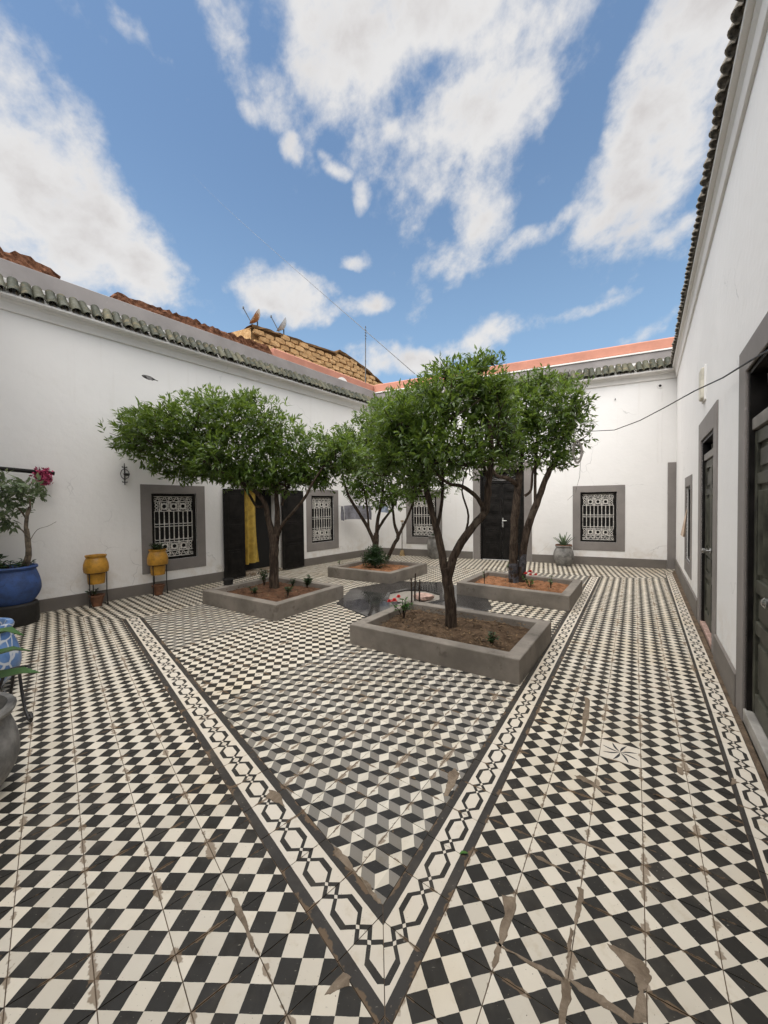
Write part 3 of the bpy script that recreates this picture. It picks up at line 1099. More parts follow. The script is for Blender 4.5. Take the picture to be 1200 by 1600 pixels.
def grille_mesh():
    """wrought iron screen 0.62 x 1.04, centred, lying in the x-z plane"""
    W, H, t = 0.62, 1.05, 0.012
    mb = MB()
    x0, x1 = -W / 2, W / 2
    def bar(xa, xb, za, zb, y=0.0, th=t):
        mb.box(((xa + xb) / 2, y, (za + zb) / 2), (xb - xa, th, zb - za))
    Z = lambda f: H / 2 - f * H
    b = 0.006
    for f in (0.0, 0.085, 0.245, 0.455, 0.495, 0.715, 0.755, 0.905, 1.0):
        z = Z(f)
        z = min(max(z, -H / 2 + b), H / 2 - b)
        bar(x0, x1, z - b, z + b, 0.002, 0.014)
    for k in range(9):
        x = x0 + b + (W - 2 * b) * k / 8
        for fa, fb in ((0.245, 0.455), (0.495, 0.715)):
            bar(x - 0.0065, x + 0.0065, Z(fb), Z(fa))
            mb.box((x, 0, Z(fb) + 0.018), (0.022, 0.014, 0.014))
        bar(x - 0.004, x + 0.004, Z(0.755), Z(0.715))
        bar(x - 0.004, x + 0.004, Z(0.495), Z(0.455))
    cols = [x0 + W * q for q in (0.135, 0.378, 0.622, 0.865)]
    for x in cols:
        for fa, fb in ((0.0, 0.245), (0.755, 1.0)):
            bar(x - 0.005, x + 0.005, Z(fb), Z(fa))
    for fc in (0.165, 0.830):
        for x in (x0 + W * 0.257, x0 + W * 0.5, x0 + W * 0.743):
            mb.ring((x, 0.003, Z(fc)), 0.060, 0.034, 0.014, 14)
            for sx in (-1, 1):
                for sz in (-1, 1):
                    mb.ring((x + sx * 0.056, 0.001, Z(fc) + sz * 0.056), 0.021, 0.011, 0.010, 8)
        for x in (x0 + W * 0.068, x1 - W * 0.068):
            for dzz in (-0.055, 0, 0.055):
                mb.ring((x, 0.001, Z(fc) + dzz), 0.028, 0.017, 0.010, 8)
    for fc in (0.042, 0.953):
        for k in range(13):
            x = x0 + W * (k + 0.5) / 13
            mb.ring((x, 0.001, Z(fc) + (0.012 if k % 2 else -0.012)), 0.025, 0.014, 0.010, 8)
    return mb


_gm = None


def add_window(wing, xc, label=None, cloth=False):
    """standard window: opening 0.71 x 1.14 with grey band, black frame and white grille"""
    global _gm
    a, b2, c, d = xc - 0.357, xc + 0.357, 0.53, 1.67
    w = empty('window'); w.parent = wing
    if label: w['label'] = label
    frame_ring(a, b2, c, d, 0.158, -0.02, 0.011, 0.150, 0.195).build('surround', 'grey_paint', w, bevel=0.006)
    fm = MB()
    frame_ring(a + 0.045, b2 - 0.045, c + 0.045, d - 0.045, 0.044, -0.09, -0.022).build('frame', 'black_wood', w, bevel=0.004)
    if _gm is None:
        g0 = grille_mesh().build('grille', 'white_iron', w)
        _gm = g0.data
    else:
        g0 = place('grille', _gm, w)
    g0.location = (xc, -0.052, 1.10)
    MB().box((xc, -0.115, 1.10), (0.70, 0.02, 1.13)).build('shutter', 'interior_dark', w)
    return w


WINDOW_HOLE = lambda xc: (xc - 0.357, xc + 0.357, 0.53, 1.67, 0.13)


# barrel tile and channel tile, sitting on the slope of the eave
def barrel_mesh(name, r0, r1, ln, up=True, n=7, th=0.009):
    mb = MB()
    def arc(r, y, z0, cover):
        out = []
        for k in range(n + 1):
            an = pi * k / n
            out.append((r * cos(an), y, z0 + (r if up else -r) * sin(an) * cover))
        return out
    segs = [(0.0, r0), (ln * 0.52, (r0 + r1) / 2), (ln * 0.52, (r0 + r1) / 2 * 0.93), (ln, r1 * 0.92)]
    V = []
    for y, r in segs:
        V += arc(r, y, 0, 1.0)
    k = n + 1
    for y, r in segs:
        V += arc(r - th, y, 0, 1.0)
    S = len(segs)
    F = []
    for s_ in range(S - 1):
        for i in range(n):
            F.append((s_ * k + i, s_ * k + i + 1, (s_ + 1) * k + i + 1, (s_ + 1) * k + i))
            o = S * k
            F.append((o + s_ * k + i, o + (s_ + 1) * k + i, o + (s_ + 1) * k + i + 1, o + s_ * k + i + 1))
    o = S * k
    for i in range(n):
        F.append((i, o + i, o + i + 1, i + 1))
    mb.add(V, F)
    me = mb.mesh(name)
    me.materials.append(MATS['roof_tile_glaze'])
    bm = bmesh.new(); bm.from_mesh(me); bmesh.ops.recalc_face_normals(bm, faces=bm.faces); bm.to_mesh(me); bm.free()
    for p in me.polygons: p.use_smooth = True
    me.set_sharp_from_angle(angle=radians(45))
    return me


BARREL = barrel_mesh('roof_tile', 0.061, 0.058, 0.31, True)
CHANNEL = barrel_mesh('channel_tile', 0.050, 0.046, 0.27, False, 6)
CHANNEL.materials[0] = MATS['tile_underside']


def add_eave(wing, x0, x1, over=0.20, pitch_z=(4.215, 4.45), step=0.125, corn=0.07, tile=None, sc=1.0):
    """cornice moulding, a row of barrel tiles and the channels between them"""
    k = corn
    prof = [(-0.02, 4.03), (k * 0.45, 4.035), (k * 0.55, 4.075), (k * 0.62, 4.14), (k, 4.165), (k, 4.215), (-0.02, 4.215)]
    MB().extrude(prof, x0, x1).build('cornice', 'cornice_white', wing, bevel=0.004)
    # mortar bed the tiles lie in
    y_b, z_b = over - 0.014, pitch_z[0] - 0.042
    MB().extrude([(-0.02, z_b), (y_b, z_b), (y_b + 0.005, z_b + 0.016), (-0.005, pitch_z[1] - 0.055), (-0.02, pitch_z[1] - 0.055)], x0 + 0.002, x1 - 0.002).build('tile_bed', 'cornice_white', wing)
    sl = math.atan2(pitch_z[1] - pitch_z[0], over)
    n = int((x1 - x0) / step)
    for i in range(n + 1):
        x = x0 + (i + 0.5) * step
        if x > x1 - 0.02: break
        rx = sl - pi  # the tile's own +y runs up the slope, away from the court
        j = lambda s_: random.gauss(0, s_)
        o = place('roof_tile', tile or BARREL, wing, (x + j(.003), over + j(.005), pitch_z[0] + j(.004)), (0, 0, 0))
        o.rotation_euler = (sl + j(.02), j(.03), pi + j(.035))
        o.scale = (sc, sc, sc)
        if i < n:
            o = place('channel_tile', CHANNEL, wing, (x + step / 2 + j(.003), over - 0.006 + j(.004), pitch_z[0] + 0.012 + j(.003)))
            o.rotation_euler = (sl, j(.03), pi + j(.03))


def wing_frame(A, D, flip, name):
    x = -D if flip else D
    return empty(name, (A[0], A[1], 0), math.atan2(x[1], x[0]))


# ---------- left wing
LW = wing_frame(AL, DL, True, 'house_wing')
tag(LW, 'long white wing on the left with two grilled windows and open black door', 'building')
sL0, sL1 = float((C_LN - AL) @ DL), float((C_LB - AL) @ DL)
xa, xb = -sL1, -sL0
win_L = [0.17, -3.20]
doorL = (-1.98, -1.10)
holes = [WINDOW_HOLE(win_L[0]), WINDOW_HOLE(win_L[1]), (doorL[0], doorL[1], -0.02, 1.80, 0.40)]
wall_mesh(xa, xb, holes).build('wall', 'plaster', LW)
for a, b2 in ((xa, doorL[0] - 0.15), (doorL[1] + 0.15, xb)):
    MB().box(((a + b2) / 2, 0.006, 0.085), (b2 - a, 0.03, 0.17 + 0.02)).build('skirting', 'skirting_paint', LW, bevel=0.005)
add_window(LW, win_L[0], 'grilled window beside the yellow pot')
add_window(LW, win_L[1], 'grilled window beside the washing')
dr = empty('door'); dr.parent = LW
frame_ring(doorL[0], doorL[1], 0.0, 1.80, 0.13, -0.03, 0.012, 0.13, 0.0).build('surround', 'grey_paint', dr)
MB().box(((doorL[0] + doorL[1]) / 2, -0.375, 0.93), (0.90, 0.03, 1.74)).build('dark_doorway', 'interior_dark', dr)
MB().box(((doorL[0] + doorL[1]) / 2, -0.17, 0.035), (0.875, 0.40, 0.06)).build('threshold', 'tile_check', dr)


def panel_leaf(w, h, th, rails):
    """door leaf in its own frame: x 0..w, y thickness, z 0..h, raised panels"""
    mb = MB()
    mb.box((w / 2, 0, h / 2), (w, th, h))
    for za, zb in rails:
        mb.box((w / 2, 0, (za + zb) / 2), (w - 0.13, th + 0.018, zb - za))
        mb.box((w / 2, 0, (za + zb) / 2), (w - 0.22, th + 0.032, zb - za - 0.09))
    return mb


for x0_, w_ in ((doorL[1] + 0.004, 0.43), (doorL[0] - 0.575, 0.57)):
    lf = panel_leaf(w_, 1.745, 0.038, [(0.10, 0.55), (0.62, 1.05), (1.12, 1.66)]).build('leaf', 'black_wood', dr, bevel=0.004)
    lf.location = (x0_, 0.052, 0.035)
# curtain: folded sheet
cm = MB()
nx, nz = 40, 14
cx0, cx1 = doorL[1] - 0.41, doorL[1] - 0.015
V = []
for side in (0.0, -0.006):
    for j in range(nz + 1):
        t = j / nz
        for i in range(nx + 1):
            s_ = i / nx
            x = cx1 + (cx0 - cx1) * (s_ * (0.86 - 0.16 * t + 0.20 * t * t) + 0.10 * t)
            y = -0.12 + 0.036 * sin(s_ * 17 + t * 2.2 + 1.3 * sin(s_ * 4)) * (0.55 + 0.45 * t) + 0.03 * t * sin(s_ * 5 + 2 * t) + side
            V.append((x, y, 1.78 - t * 1.56 + 0.03 * t * s_))
K = (nx + 1) * (nz + 1)
F = []
for j in range(nz):
    for i in range(nx):
        q = j * (nx + 1) + i
        F += [(q, q + 1, q + nx + 2, q + nx + 1), (K + q, K + q + nx + 1, K + q + nx + 2, K + q + 1)]
cm.add(V, F)
cm.build('curtain', 'curtain_yellow', dr, smooth=True, fix=False)
add_eave(LW, xa, xb)
# parapet, red earth coping behind it
MB().extrude([(-0.30, 4.40), (-0.004, 4.40), (-0.012, 4.70), (-0.03, 4.712), (-0.30, 4.70)], xa + 0.004, xb).build('parapet', 'parapet_grey', LW)


def rubble(name, x0_, x1_, ztop, zb, y, mat, parent, th=0.26, step=0.05, amp=0.05, ends=True):
    """weathered earthen wall head with a broken top"""
    mb = MB()
    n = max(4, int((x1_ - x0_) / step))
    rows = 6
    V = []
    for i in range(n + 1):
        t = i / n
        x = x0_ + (x1_ - x0_) * t
        zt = ztop(x) + random.gauss(0, amp * 0.35)
        if ends:
            zt -= 0.10 * max(0, 1 - min(t, 1 - t) * n / 3.0)
        for k in range(rows + 1):
            f = k / rows
            V.append((x, y + random.gauss(0, amp * 0.30), zb + (zt - zb) * f))
        for k in range(rows + 1):
            f = 1 - k / rows
            V.append((x, y - th + random.gauss(0, amp * 0.3), zb + (zt - zb - 0.03) * f))
    m_ = 2 * (rows + 1)
    F = []
    for i in range(n):
        for k in range(m_):
            k2 = (k + 1) % m_
            F.append((i * m_ + k, i * m_ + k2, (i + 1) * m_ + k2, (i + 1) * m_ + k))
    F.append(tuple(range(m_))[::-1]); F.append(tuple(n * m_ + k for k in range(m_)))
    mb.add(V, F)
    return mb.build(name, mat, parent)


rubble('earth_coping', 1.58, xb - 0.05, lambda x: 4.90 - 0.05 * max(0, 2.3 - x), 4.60, -0.10, 'earth_red', LW)
rubble('earth_coping', -1.92, 1.04, lambda x: 4.87 + 0.02 * (0.5 - x), 4.60, -0.12, 'earth_red', LW, amp=0.045)
MB().extrude([(-0.55, 4.55), (-0.11, 4.55), (-0.11, 4.905), (-0.14, 4.93), (-0.52, 4.93), (-0.55, 4.905)], xa - 0.15, -1.95).build('roof_parapet', 'salmon_plaster', LW, bevel=0.01)
vm_ = MB()
nk = 18
pr = [(-4.03 + 0.185 * cos(pi * k / nk), 4.66 + 0.155 * sin(pi * k / nk)) for k in range(nk + 1)]
vm_.add([(x, -0.09, z) for x, z in pr] + [(x, -0.30, z) for x, z in pr], [tuple(range(nk + 1)), tuple(range(nk + 1, 2 * nk + 2))[::-1]] + [(k, k + 1, nk + 2 + k, nk + 1 + k) for k in range(nk)] + [(nk, 0, nk + 1, 2 * nk + 1)])
vm_.build('roof_hump', 'plaster', LW)

# ---------- back wing
BW = wing_frame(AB, DB, True, 'house_wing')
tag(BW, 'white wing across the far end with tall black double door and salmon parapet', 'building')
LB = float(np.linalg.norm(C_LB - AB))
win_B = [1.425, 5.57]
doorB = (3.0, 4.054)
holes = [WINDOW_HOLE(win_B[0]), WINDOW_HOLE(win_B[1]), (doorB[0], doorB[1], 0.0, 2.27, 0.16)]
wall_mesh(0.0, LB, holes).build('wall', 'plaster', BW)
for a, b2 in ((0.155, doorB[0] - 0.18), (doorB[1] + 0.19, LB)):
    MB().box(((a + b2) / 2, 0.006, 0.09), (b2 - a, 0.03, 0.18 + 0.02)).build('skirting', 'skirting_paint', BW, bevel=0.005)
add_window(BW, win_B[0], 'grilled window right of the potted aloe')
add_window(BW, win_B[1], 'grilled window behind the grey urn')
dr = empty('door'); dr.parent = BW
dr['label'] = 'tall black panelled double door'
frame_ring(doorB[0], doorB[1], 0.0, 2.27, 0.178, -0.03, 0.012, 0.19, 0.0).build('surround', 'grey_paint', dr)
for x0_ in (doorB[0] + 0.045, doorB[0] + 0.53):
    lf = panel_leaf(0.478, 1.93, 0.04, [(0.08, 0.42), (0.50, 0.78), (0.86, 1.10), (1.18, 1.44), (1.52, 1.66), (1.72, 1.86)]).build('leaf', 'black_wood', dr, bevel=0.004)
    lf.location = (x0_, -0.10, 0.01)
frame_ring(doorB[0] + 0.044, doorB[1] - 0.044, -0.03, 2.226, 0.044, -0.14, -0.03, 0.044, 0.0).build('frame', 'black_wood', dr)
MB().box(((doorB[0] + doorB[1]) / 2, -0.09, 1.975), (0.96, 0.05, 0.05)).build('transom_bar', 'black_wood', dr)
MB().box(((doorB[0] + doorB[1]) / 2, -0.125, 2.11), (0.96, 0.02, 0.23)).build('fanlight', 'interior_dark', dr)
for k in range(7):
    an = pi * (k + 0.5) / 7
    c = Vector(((doorB[0] + doorB[1]) / 2, -0.10, 2.01))
    MB().tube([c, c + Vector((0.40 * cos(an), 0, 0.19 * sin(an)))], 0.008, 6).build('fan_bar', 'wire_grey', dr)
hm = MB(); xh = (doorB[0] + doorB[1]) / 2 - 0.02
hm.box((xh, -0.068, 0.95), (0.035, 0.012, 0.24)).tube([(xh, -0.06, 1.0), (xh, -0.02, 1.0), (xh - 0.10, -0.02, 1.0)], 0.009, 8)
hm.build('handle', 'steel', dr)
MB().box((0.076, 0.004, 1.135), (0.145, 0.03, 2.27)).build('corner_panel', 'grey_paint', BW, bevel=0.006)
hb = MB(); hb.ring((0.293, 0.006, 3.905), 0.045, 0.028, 0.03, 14)
hb.build('drain_ring', 'plaster', BW)
dh = MB().lathe([(0.001, 0), (0.029, 0), (0.029, 0.012), (0.001, 0.012)], 14).build('drain_hole', 'interior_dark', BW)
dh.location = (0.293, -0.002, 3.905); dh.rotation_euler = (-pi / 2, 0, 0)
for x in (0.262, 0.335):
    MB().box((x, 0.003, 3.05), (0.011, 0.008, 1.55)).build('plaster_ridge', 'plaster', BW)
MB().tube([(1.106, -0.01, 3.71), (1.106, 0.03, 3.71), (1.106, 0.035, 3.735)], 0.008, 6).build('hook', 'black_iron', BW)
add_eave(BW, 0.0, LB)
MB().extrude([(-0.30, 4.40), (-0.004, 4.40), (-0.012, 4.645), (-0.30, 4.645)], 0.0, LB).build('parapet', 'parapet_grey', BW)
MB().extrude([(-0.32, 4.648), (0.012, 4.648), (0.012, 4.672), (-0.05, 4.70), (-0.32, 4.70)], 0.002, LB).build('ledge', 'cornice_white', BW)
MB().extrude([(-0.32, 4.703), (-0.042, 4.703), (-0.055, 4.90), (-0.075, 4.925), (-0.32, 4.925)], 0.004, LB + 0.05).build('roof_parapet', 'salmon_plaster', BW, bevel=0.01)

# ---------- right wing
RW = wing_frame(AR, DR, False, 'house_wing')
tag(RW, 'white wing close on the right with two dark panelled doors and wall lamp', 'building')
sR0 = float((C_RN - AR) @ DR)
win_R = -2.68
d1 = (-5.16, -4.20)
d2 = (-7.72, -6.50)
holes = [WINDOW_HOLE(win_R), (d1[0], d1[1], -0.02, 2.14, 0.13), (d2[0], d2[1], -0.02, 2.28, 0.13)]
wall_mesh(sR0, 0.0, holes).build('wall', 'plaster', RW)
for a, b2 in ((d1[1] + 0.20, 0.0), (d2[1] + 0.19, d1[0] - 0.20), (sR0, d2[0] - 0.19)):
    MB().box(((a + b2) / 2, 0.006, 0.11), (b2 - a, 0.03, 0.22 + 0.02)).build('skirting', 'skirting_paint', RW, bevel=0.005)
wnd = add_window(RW, win_R, 'grilled window with cream cloth hung from it')
for nm, (a, b2), top, tr, lab in (('door', d1, 2.14, 1.94, 'dark panelled double door nearer the far corner'), ('door', d2, 2.28, 1.93, 'dark panelled double door at the right edge')):
    dr = empty(nm); dr.parent = RW; dr['label'] = lab
    frame_ring(a, b2, 0.0, top, 0.20, -0.03, 0.012, 0.17 if top > 2.2 else 0.22, 0.0).build('surround', 'grey_paint', dr, bevel=0.005)
    zb = 0.05 if top < 2.2 else 0.09
    frame_ring(a + 0.030, b2 - 0.030, zb - 0.02, top - 0.03, 0.029, -0.122, -0.006, 0.029, 0.0).build('frame', 'black_wood', dr)
    MB().box(((a + b2) / 2, -0.066, tr), (b2 - a - 0.062, 0.10, 0.075)).build('transom_bar', 'door_rail', dr, bevel=0.005)
    MB().box(((a + b2) / 2, -0.108, (tr + top) / 2), (b2 - a - 0.062, 0.02, top - tr - 0.08)).build('transom_back', 'interior_dark', dr)
    zt0, zt1 = tr + 0.04, top - 0.055
    nsl = int((b2 - a) / 0.055)
    for k in range(nsl):
        x = a + 0.06 + (b2 - a - 0.12) * (k + 0.3) / nsl
        xe = x + 0.10
        if xe > b2 - 0.055: continue
        MB().tube([(x, -0.078, zt0), (xe, -0.078, zt1)], 0.010, 4).build('slat', 'door_rail', dr)
    wv = (b2 - a - 0.062) / 2
    for k in range(2):
        lfm = MB()
        h_ = tr - 0.037 - zb
        lfm.box((wv / 2, 0, h_ / 2), (wv - 0.004, 0.04, h_))
        def raised(xa_, xb_, za_, zb_, t_=0.026):
            lfm.box(((xa_ + xb_) / 2, 0.02, (za_ + zb_) / 2), (xb_ - xa_, t_ * 2, zb_ - za_))
        st = 0.055
        raised(0.004, st, 0.01, h_ - 0.01, 0.020); raised(wv - st, wv - 0.004, 0.01, h_ - 0.01, 0.020)
        for za_, zb_ in ((0.012, 0.14), (0.52, 0.60), (0.78, 0.86), (1.46, 1.53), (h_ - 0.09, h_ - 0.012)):
            raised(st + 0.001, wv - st - 0.001, za_, zb_, 0.018)
        for za_, zb_ in ((0.19, 0.47), (0.63, 0.75), (1.57, h_ - 0.13)):
            raised(st + 0.05, wv - st - 0.05, za_, zb_, 0.014)
        for q in range(4):
            xq = st + (wv - 2 * st) * (q + 0.5) / 4
            lfm.tube([(xq, 0.022, 0.90), (xq, 0.022, 1.42)], 0.020, 8)
        lf = lfm.build('leaf', 'door_olive', dr, bevel=0.003)
        lf.location = (a + 0.032 + k * wv, -0.070, zb)
        if k == 0:
            kb = MB().lathe([(0.006, 0), (0.030, 0.0), (0.030, 0.006), (0.010, 0.010), (0.010, 0.035), (0.026, 0.045), (0.028, 0.062), (0.014, 0.074), (0.0, 0.075)], 14).build('knob', 'steel', dr, smooth=True)
            kb.location = (a + 0.032 + wv - 0.03, -0.028, 0.92); kb.rotation_euler = (-pi / 2, 0, 0)
    MB().box(((a + b2) / 2, -0.056, zb / 2 - 0.004), (b2 - a - 0.006, 0.126, zb)).build('threshold', 'marble' if top > 2.2 else 'brick_pink', dr, bevel=0.006)
lp = empty('wall_lamp'); lp.parent = RW; lp.location = (-4.42, 0.0, 2.74)
MB().box((0, 0.02, 0), (0.20, 0.05, 0.34)).build('shade', 'lamp_beige', lp, bevel=0.02)
MB().box((0, 0.002, 0), (0.24, 0.03, 0.38)).build('backplate', 'plaster', lp, bevel=0.008)
cm = MB()
V = []; nx, nz = 16, 10
for side in (0.0, 0.007):
    for j in range(nz + 1):
        t = j / nz
        for i in range(nx + 1):
            s_ = i / nx - 0.5
            wd = 0.10 + 0.34 * t
            V.append((win_R - 0.05 + s_ * wd, 0.02 + 0.045 * t + 0.016 * sin(s_ * 22 + 1) * t + side, 1.32 - 0.40 * t))
K = (nx + 1) * (nz + 1); F = []
for j in range(nz):
    for i in range(nx):
        q = j * (nx + 1) + i
        F += [(q, q + 1, q + nx + 2, q + nx + 1), (K + q, K + q + nx + 1, K + q + nx + 2, K + q + 1)]
cm.add(V, F)
cl = cm.build('cloth', 'cloth_cream', None, smooth=True, fix=False)
cl.matrix_world = Matrix.Translation(RW.location) @ Matrix.Rotation(RW.rotation_euler.z, 4, 'Z')
tag(cl, 'cream cloth hanging from the window grille on the right wing', 'cloth')
BARREL_PALE = BARREL.copy()
BARREL_PALE.materials[0] = MATS['tile_weathered']
add_eave(RW, sR0, 0.0, over=0.10, pitch_z=(4.24, 4.45), corn=0.05, tile=BARREL_PALE, sc=0.82, step=0.104)
MB().extrude([(-0.30, 4.40), (-0.004, 4.40), (-0.012, 4.60), (-0.30, 4.60)], sR0, -0.004).build('parapet', 'parapet_grey', RW)

# ---------- near wing, behind the camera: closes the court
NW = empty('house_wing', (C_RN[0], C_RN[1], 0), math.atan2(-NEAR_D[1], -NEAR_D[0]))
tag(NW, 'plain white wing on the near side behind the pots', 'building')
ln = float(np.linalg.norm(C_LN - C_RN))
NW.rotation_euler.z = math.atan2(NEAR_D[1], NEAR_D[0]) + pi
wall_mesh(-ln, 0.0, []).build('wall', 'plaster', NW)

# ================================================================ ROOFTOP beyond the left wing
def on_L(s_, d, z):
    """point beside the left wing: s along the wall, d into the court (negative = behind)"""
    p = AL + DL * s_ + NL * d
    return Vector((p[0], p[1], z))


brickw = empty('mud_brick_wall', on_L(3.45, -3.5, 0), LW.rotation_euler.z)
tag(brickw, 'ochre mud brick wall on the roof behind the left wing', 'wall')
# local x runs the other way (to the left), so the wall spans x from -6.6 to 0
core = MB()
prof = [(-6.45, 4.2), (0.0, 4.2), (0.0, 7.00), (-0.2, 7.05), (-3.55, 7.28), (-3.60, 7.42), (-4.6, 7.28), (-5.6, 7.02), (-6.2, 6.82), (-6.45, 6.70)]
k = len(prof)
core.add([(x, -0.03, z) for x, z in prof] + [(x, -0.42, z - 0.02) for x, z in prof],
         [tuple(range(k)), tuple(range(k, 2 * k))[::-1]] + [(i, (i + 1) % k, k + (i + 1) % k, k + i) for i in range(k)])
core.build('core', 'mud_mortar', brickw)


def top_of(x):
    P = [(0.0, 7.00), (-0.2, 7.05), (-3.55, 7.28), (-3.60, 7.42), (-4.6, 7.28), (-5.6, 7.02), (-6.2, 6.82), (-6.45, 6.70)]
    for (xa_, za_), (xb_, zb_) in zip(P, P[1:]):
        if xb_ <= x <= xa_:
            return za_ + (zb_ - za_) * (xa_ - x) / (xa_ - xb_ + 1e-9)
    return 6.8


def rough_block(name, w, h, t):
    mb = MB()
    bm = bmesh.new()
    bmesh.ops.create_cube(bm, size=1.0)
    bmesh.ops.subdivide_edges(bm, edges=bm.edges, cuts=1, use_grid_fill=True)
    for v in bm.verts:
        v.co = Vector((v.co.x * w, v.co.y * t, v.co.z * h))
        n_on = sum(1 for a, b2 in zip(v.co, (w, t, h)) if abs(a) > b2 * 0.45)
        if n_on == 3: v.co *= 0.90
        v.co += Vector((random.gauss(0, w * 0.025), random.gauss(0, t * 0.04), random.gauss(0, h * 0.04)))
    me = bpy.data.meshes.new(name); bm.to_mesh(me); bm.free()
    me.materials.append(MATS['mud_brick'])
    return me


BLK = [rough_block('brick', 0.36, 0.145, 0.14) for _ in range(5)]
z = 5.55
row = 0
while z < 7.6:
    x = -0.02 - (0.19 if row % 2 else 0.0)
    while x > -6.3:
        if z + 0.07 < top_of(x - 0.18) + 0.02 and z > 5.5:
            sc = random.uniform(0.86, 1.06)
            place('brick', random.choice(BLK), brickw, (x - 0.19, 0.0 + random.gauss(0, 0.014), z + random.gauss(0, 0.008)), (random.gauss(0, .03), random.gauss(0, .03), random.gauss(0, .04) + random.choice((0, pi))), (sc, 1, random.uniform(0.9, 1.08)))
        x -= 0.385
    z += 0.168
    row += 1
cp = MB()
xs = np.linspace(0.06, -6.5, 40)
V, F = [], []
for i, x in enumerate(xs):
    zt = top_of(min(0.0, max(-6.45, x)))
    for y, dz_ in ((0.09, -0.03), (0.10, 0.035), (-0.2, 0.06), (-0.48, 0.03), (-0.48, -0.04)):
        V.append((x, y + random.gauss(0, .012), zt + dz_ + random.gauss(0, .010)))
for i in range(len(xs) - 1):
    for k in range(5):
        F.append((i * 5 + k, i * 5 + (k + 1) % 5, (i + 1) * 5 + (k + 1) % 5, (i + 1) * 5 + k))
cp.add(V, F)
cp.build('coping', 'mud_mortar', brickw)
rt = MB()
rt.add([(0.02, -0.03, 4.2), (0.9, -1.8, 4.2), (0.9, -1.8, 6.80), (0.02, -0.03, 7.0), (0.02, -0.4, 4.2), (0.9, -2.1, 4.2), (0.9, -2.1, 6.80), (0.02, -0.4, 7.0)],
       [(0, 1, 2, 3), (4, 7, 6, 5), (3, 2, 6, 7), (1, 5, 6, 2)])
rt.build('return_wall', 'mud_brick', brickw)


def dish(loc, mat, label, r=0.27):
    d = empty('satellite_dish', loc, LW.rotation_euler.z)
    tag(d, label, 'satellite dish', 'satellite dishes on the mud brick wall')
    mb = MB(); n, rings = 20, 5
    V, F = [], []
    for s_ in (0.0, 0.012):
        for j in range(rings + 1):
            q = r * j / rings
            for k in range(n):
                an = 2 * pi * k / n
                V.append((q * cos(an), 0.55 * q * q / r - s_, q * 1.05 * sin(an)))
    K = (rings + 1) * n
    for s_ in (0, 1):
        for j in range(rings):
            for k in range(n):
                q = [s_ * K + j * n + k, s_ * K + j * n + (k + 1) % n, s_ * K + (j + 1) * n + (k + 1) % n, s_ * K + (j + 1) * n + k]
                F.append(q if s_ else q[::-1])
    mb.add(V, F)
    rf = mb.build('reflector', mat, d, smooth=True, fix=False)
    nrm_ = Matrix.Rotation(-LW.rotation_euler.z, 3, 'Z') @ Vector((-0.74, -0.42, 0.52))
    rf.location = (0, 0, 0.46); rf.rotation_euler = nrm_.to_track_quat('Y', 'Z').to_euler()
    MB().tube([(0, -0.06, 0.0), (0, -0.06, 0.42)], 0.022, 8).build('mast', 'mast_steel', d)
    M = Matrix.Translation((0, 0, 0.46)) @ rf.rotation_euler.to_matrix().to_4x4()
    p0 = M @ Vector((0, 0.06, -r * 1.0)); p1 = M @ Vector((0, 0.52, -0.02))
    MB().tube([p0, p1], 0.014, 6).build('feed_arm', 'mast_steel', d)
    MB().tube([p1 - Vector((0, 0, .03)), p1 + Vector((0, 0, .035))], 0.026, 8).build('receiver', 'mast_steel', d)
    return d


dish(on_L(3.80, -3.7, 6.98), 'dish_rust', 'rusty orange satellite dish on the end of the mud brick wall')
dish(on_L(4.80, -3.7, 7.10), 'dish_white', 'white satellite dish on the mud brick wall, right of the rusty one')
an_ = empty('antenna', on_L(4.95, -0.13, 4.9))
tag(an_, 'thin dark aerial mast on the roof corner behind the trees', 'antenna')
MB().tube([(0, 0, -0.35), (0.02, 0, 0.9), (0.03, 0, 1.62)], [0.016, 0.013, 0.008], 8).build('mast', 'mast_steel', an_)
for zz_, l_ in ((1.58, 0.05), (1.50, 0.07), (1.42, 0.07), (1.34, 0.08), (1.26, 0.05)):
    MB().tube([(0.03 - l_ / 3, -l_ / 2, zz_), (0.03 + l_ / 3, l_ / 2, zz_)], 0.007, 5).build('element', 'mast_steel', an_)
aw = MB()
p0, p1 = at(648, 584, 11.5), at(300, 272, 70.0)
aw.tube([p0 + (p1 - p0) * t + Vector((0, 0, -0.35 * sin(pi * t))) for t in np.linspace(0, 1, 24)], list(np.linspace(0.013, 0.004, 24)), 5)
o = aw.build('overhead_wire', 'mast_steel')
tag(o, 'thin overhead wire crossing the sky above the roof corner', 'wire')

# ================================================================ CENTRE: wet stone basin
bas = empty('fountain_basin', (0.45, 5.5, 0), radians(36.6))
tag(bas, 'sunken octagonal basin with wet black stone rim between the planters', 'fountain')


def octo(r, z, rot=pi / 8, n=8):
    return [(r * cos(rot + 2 * pi * k / n), r * sin(rot + 2 * pi * k / n), z) for k in range(n)]


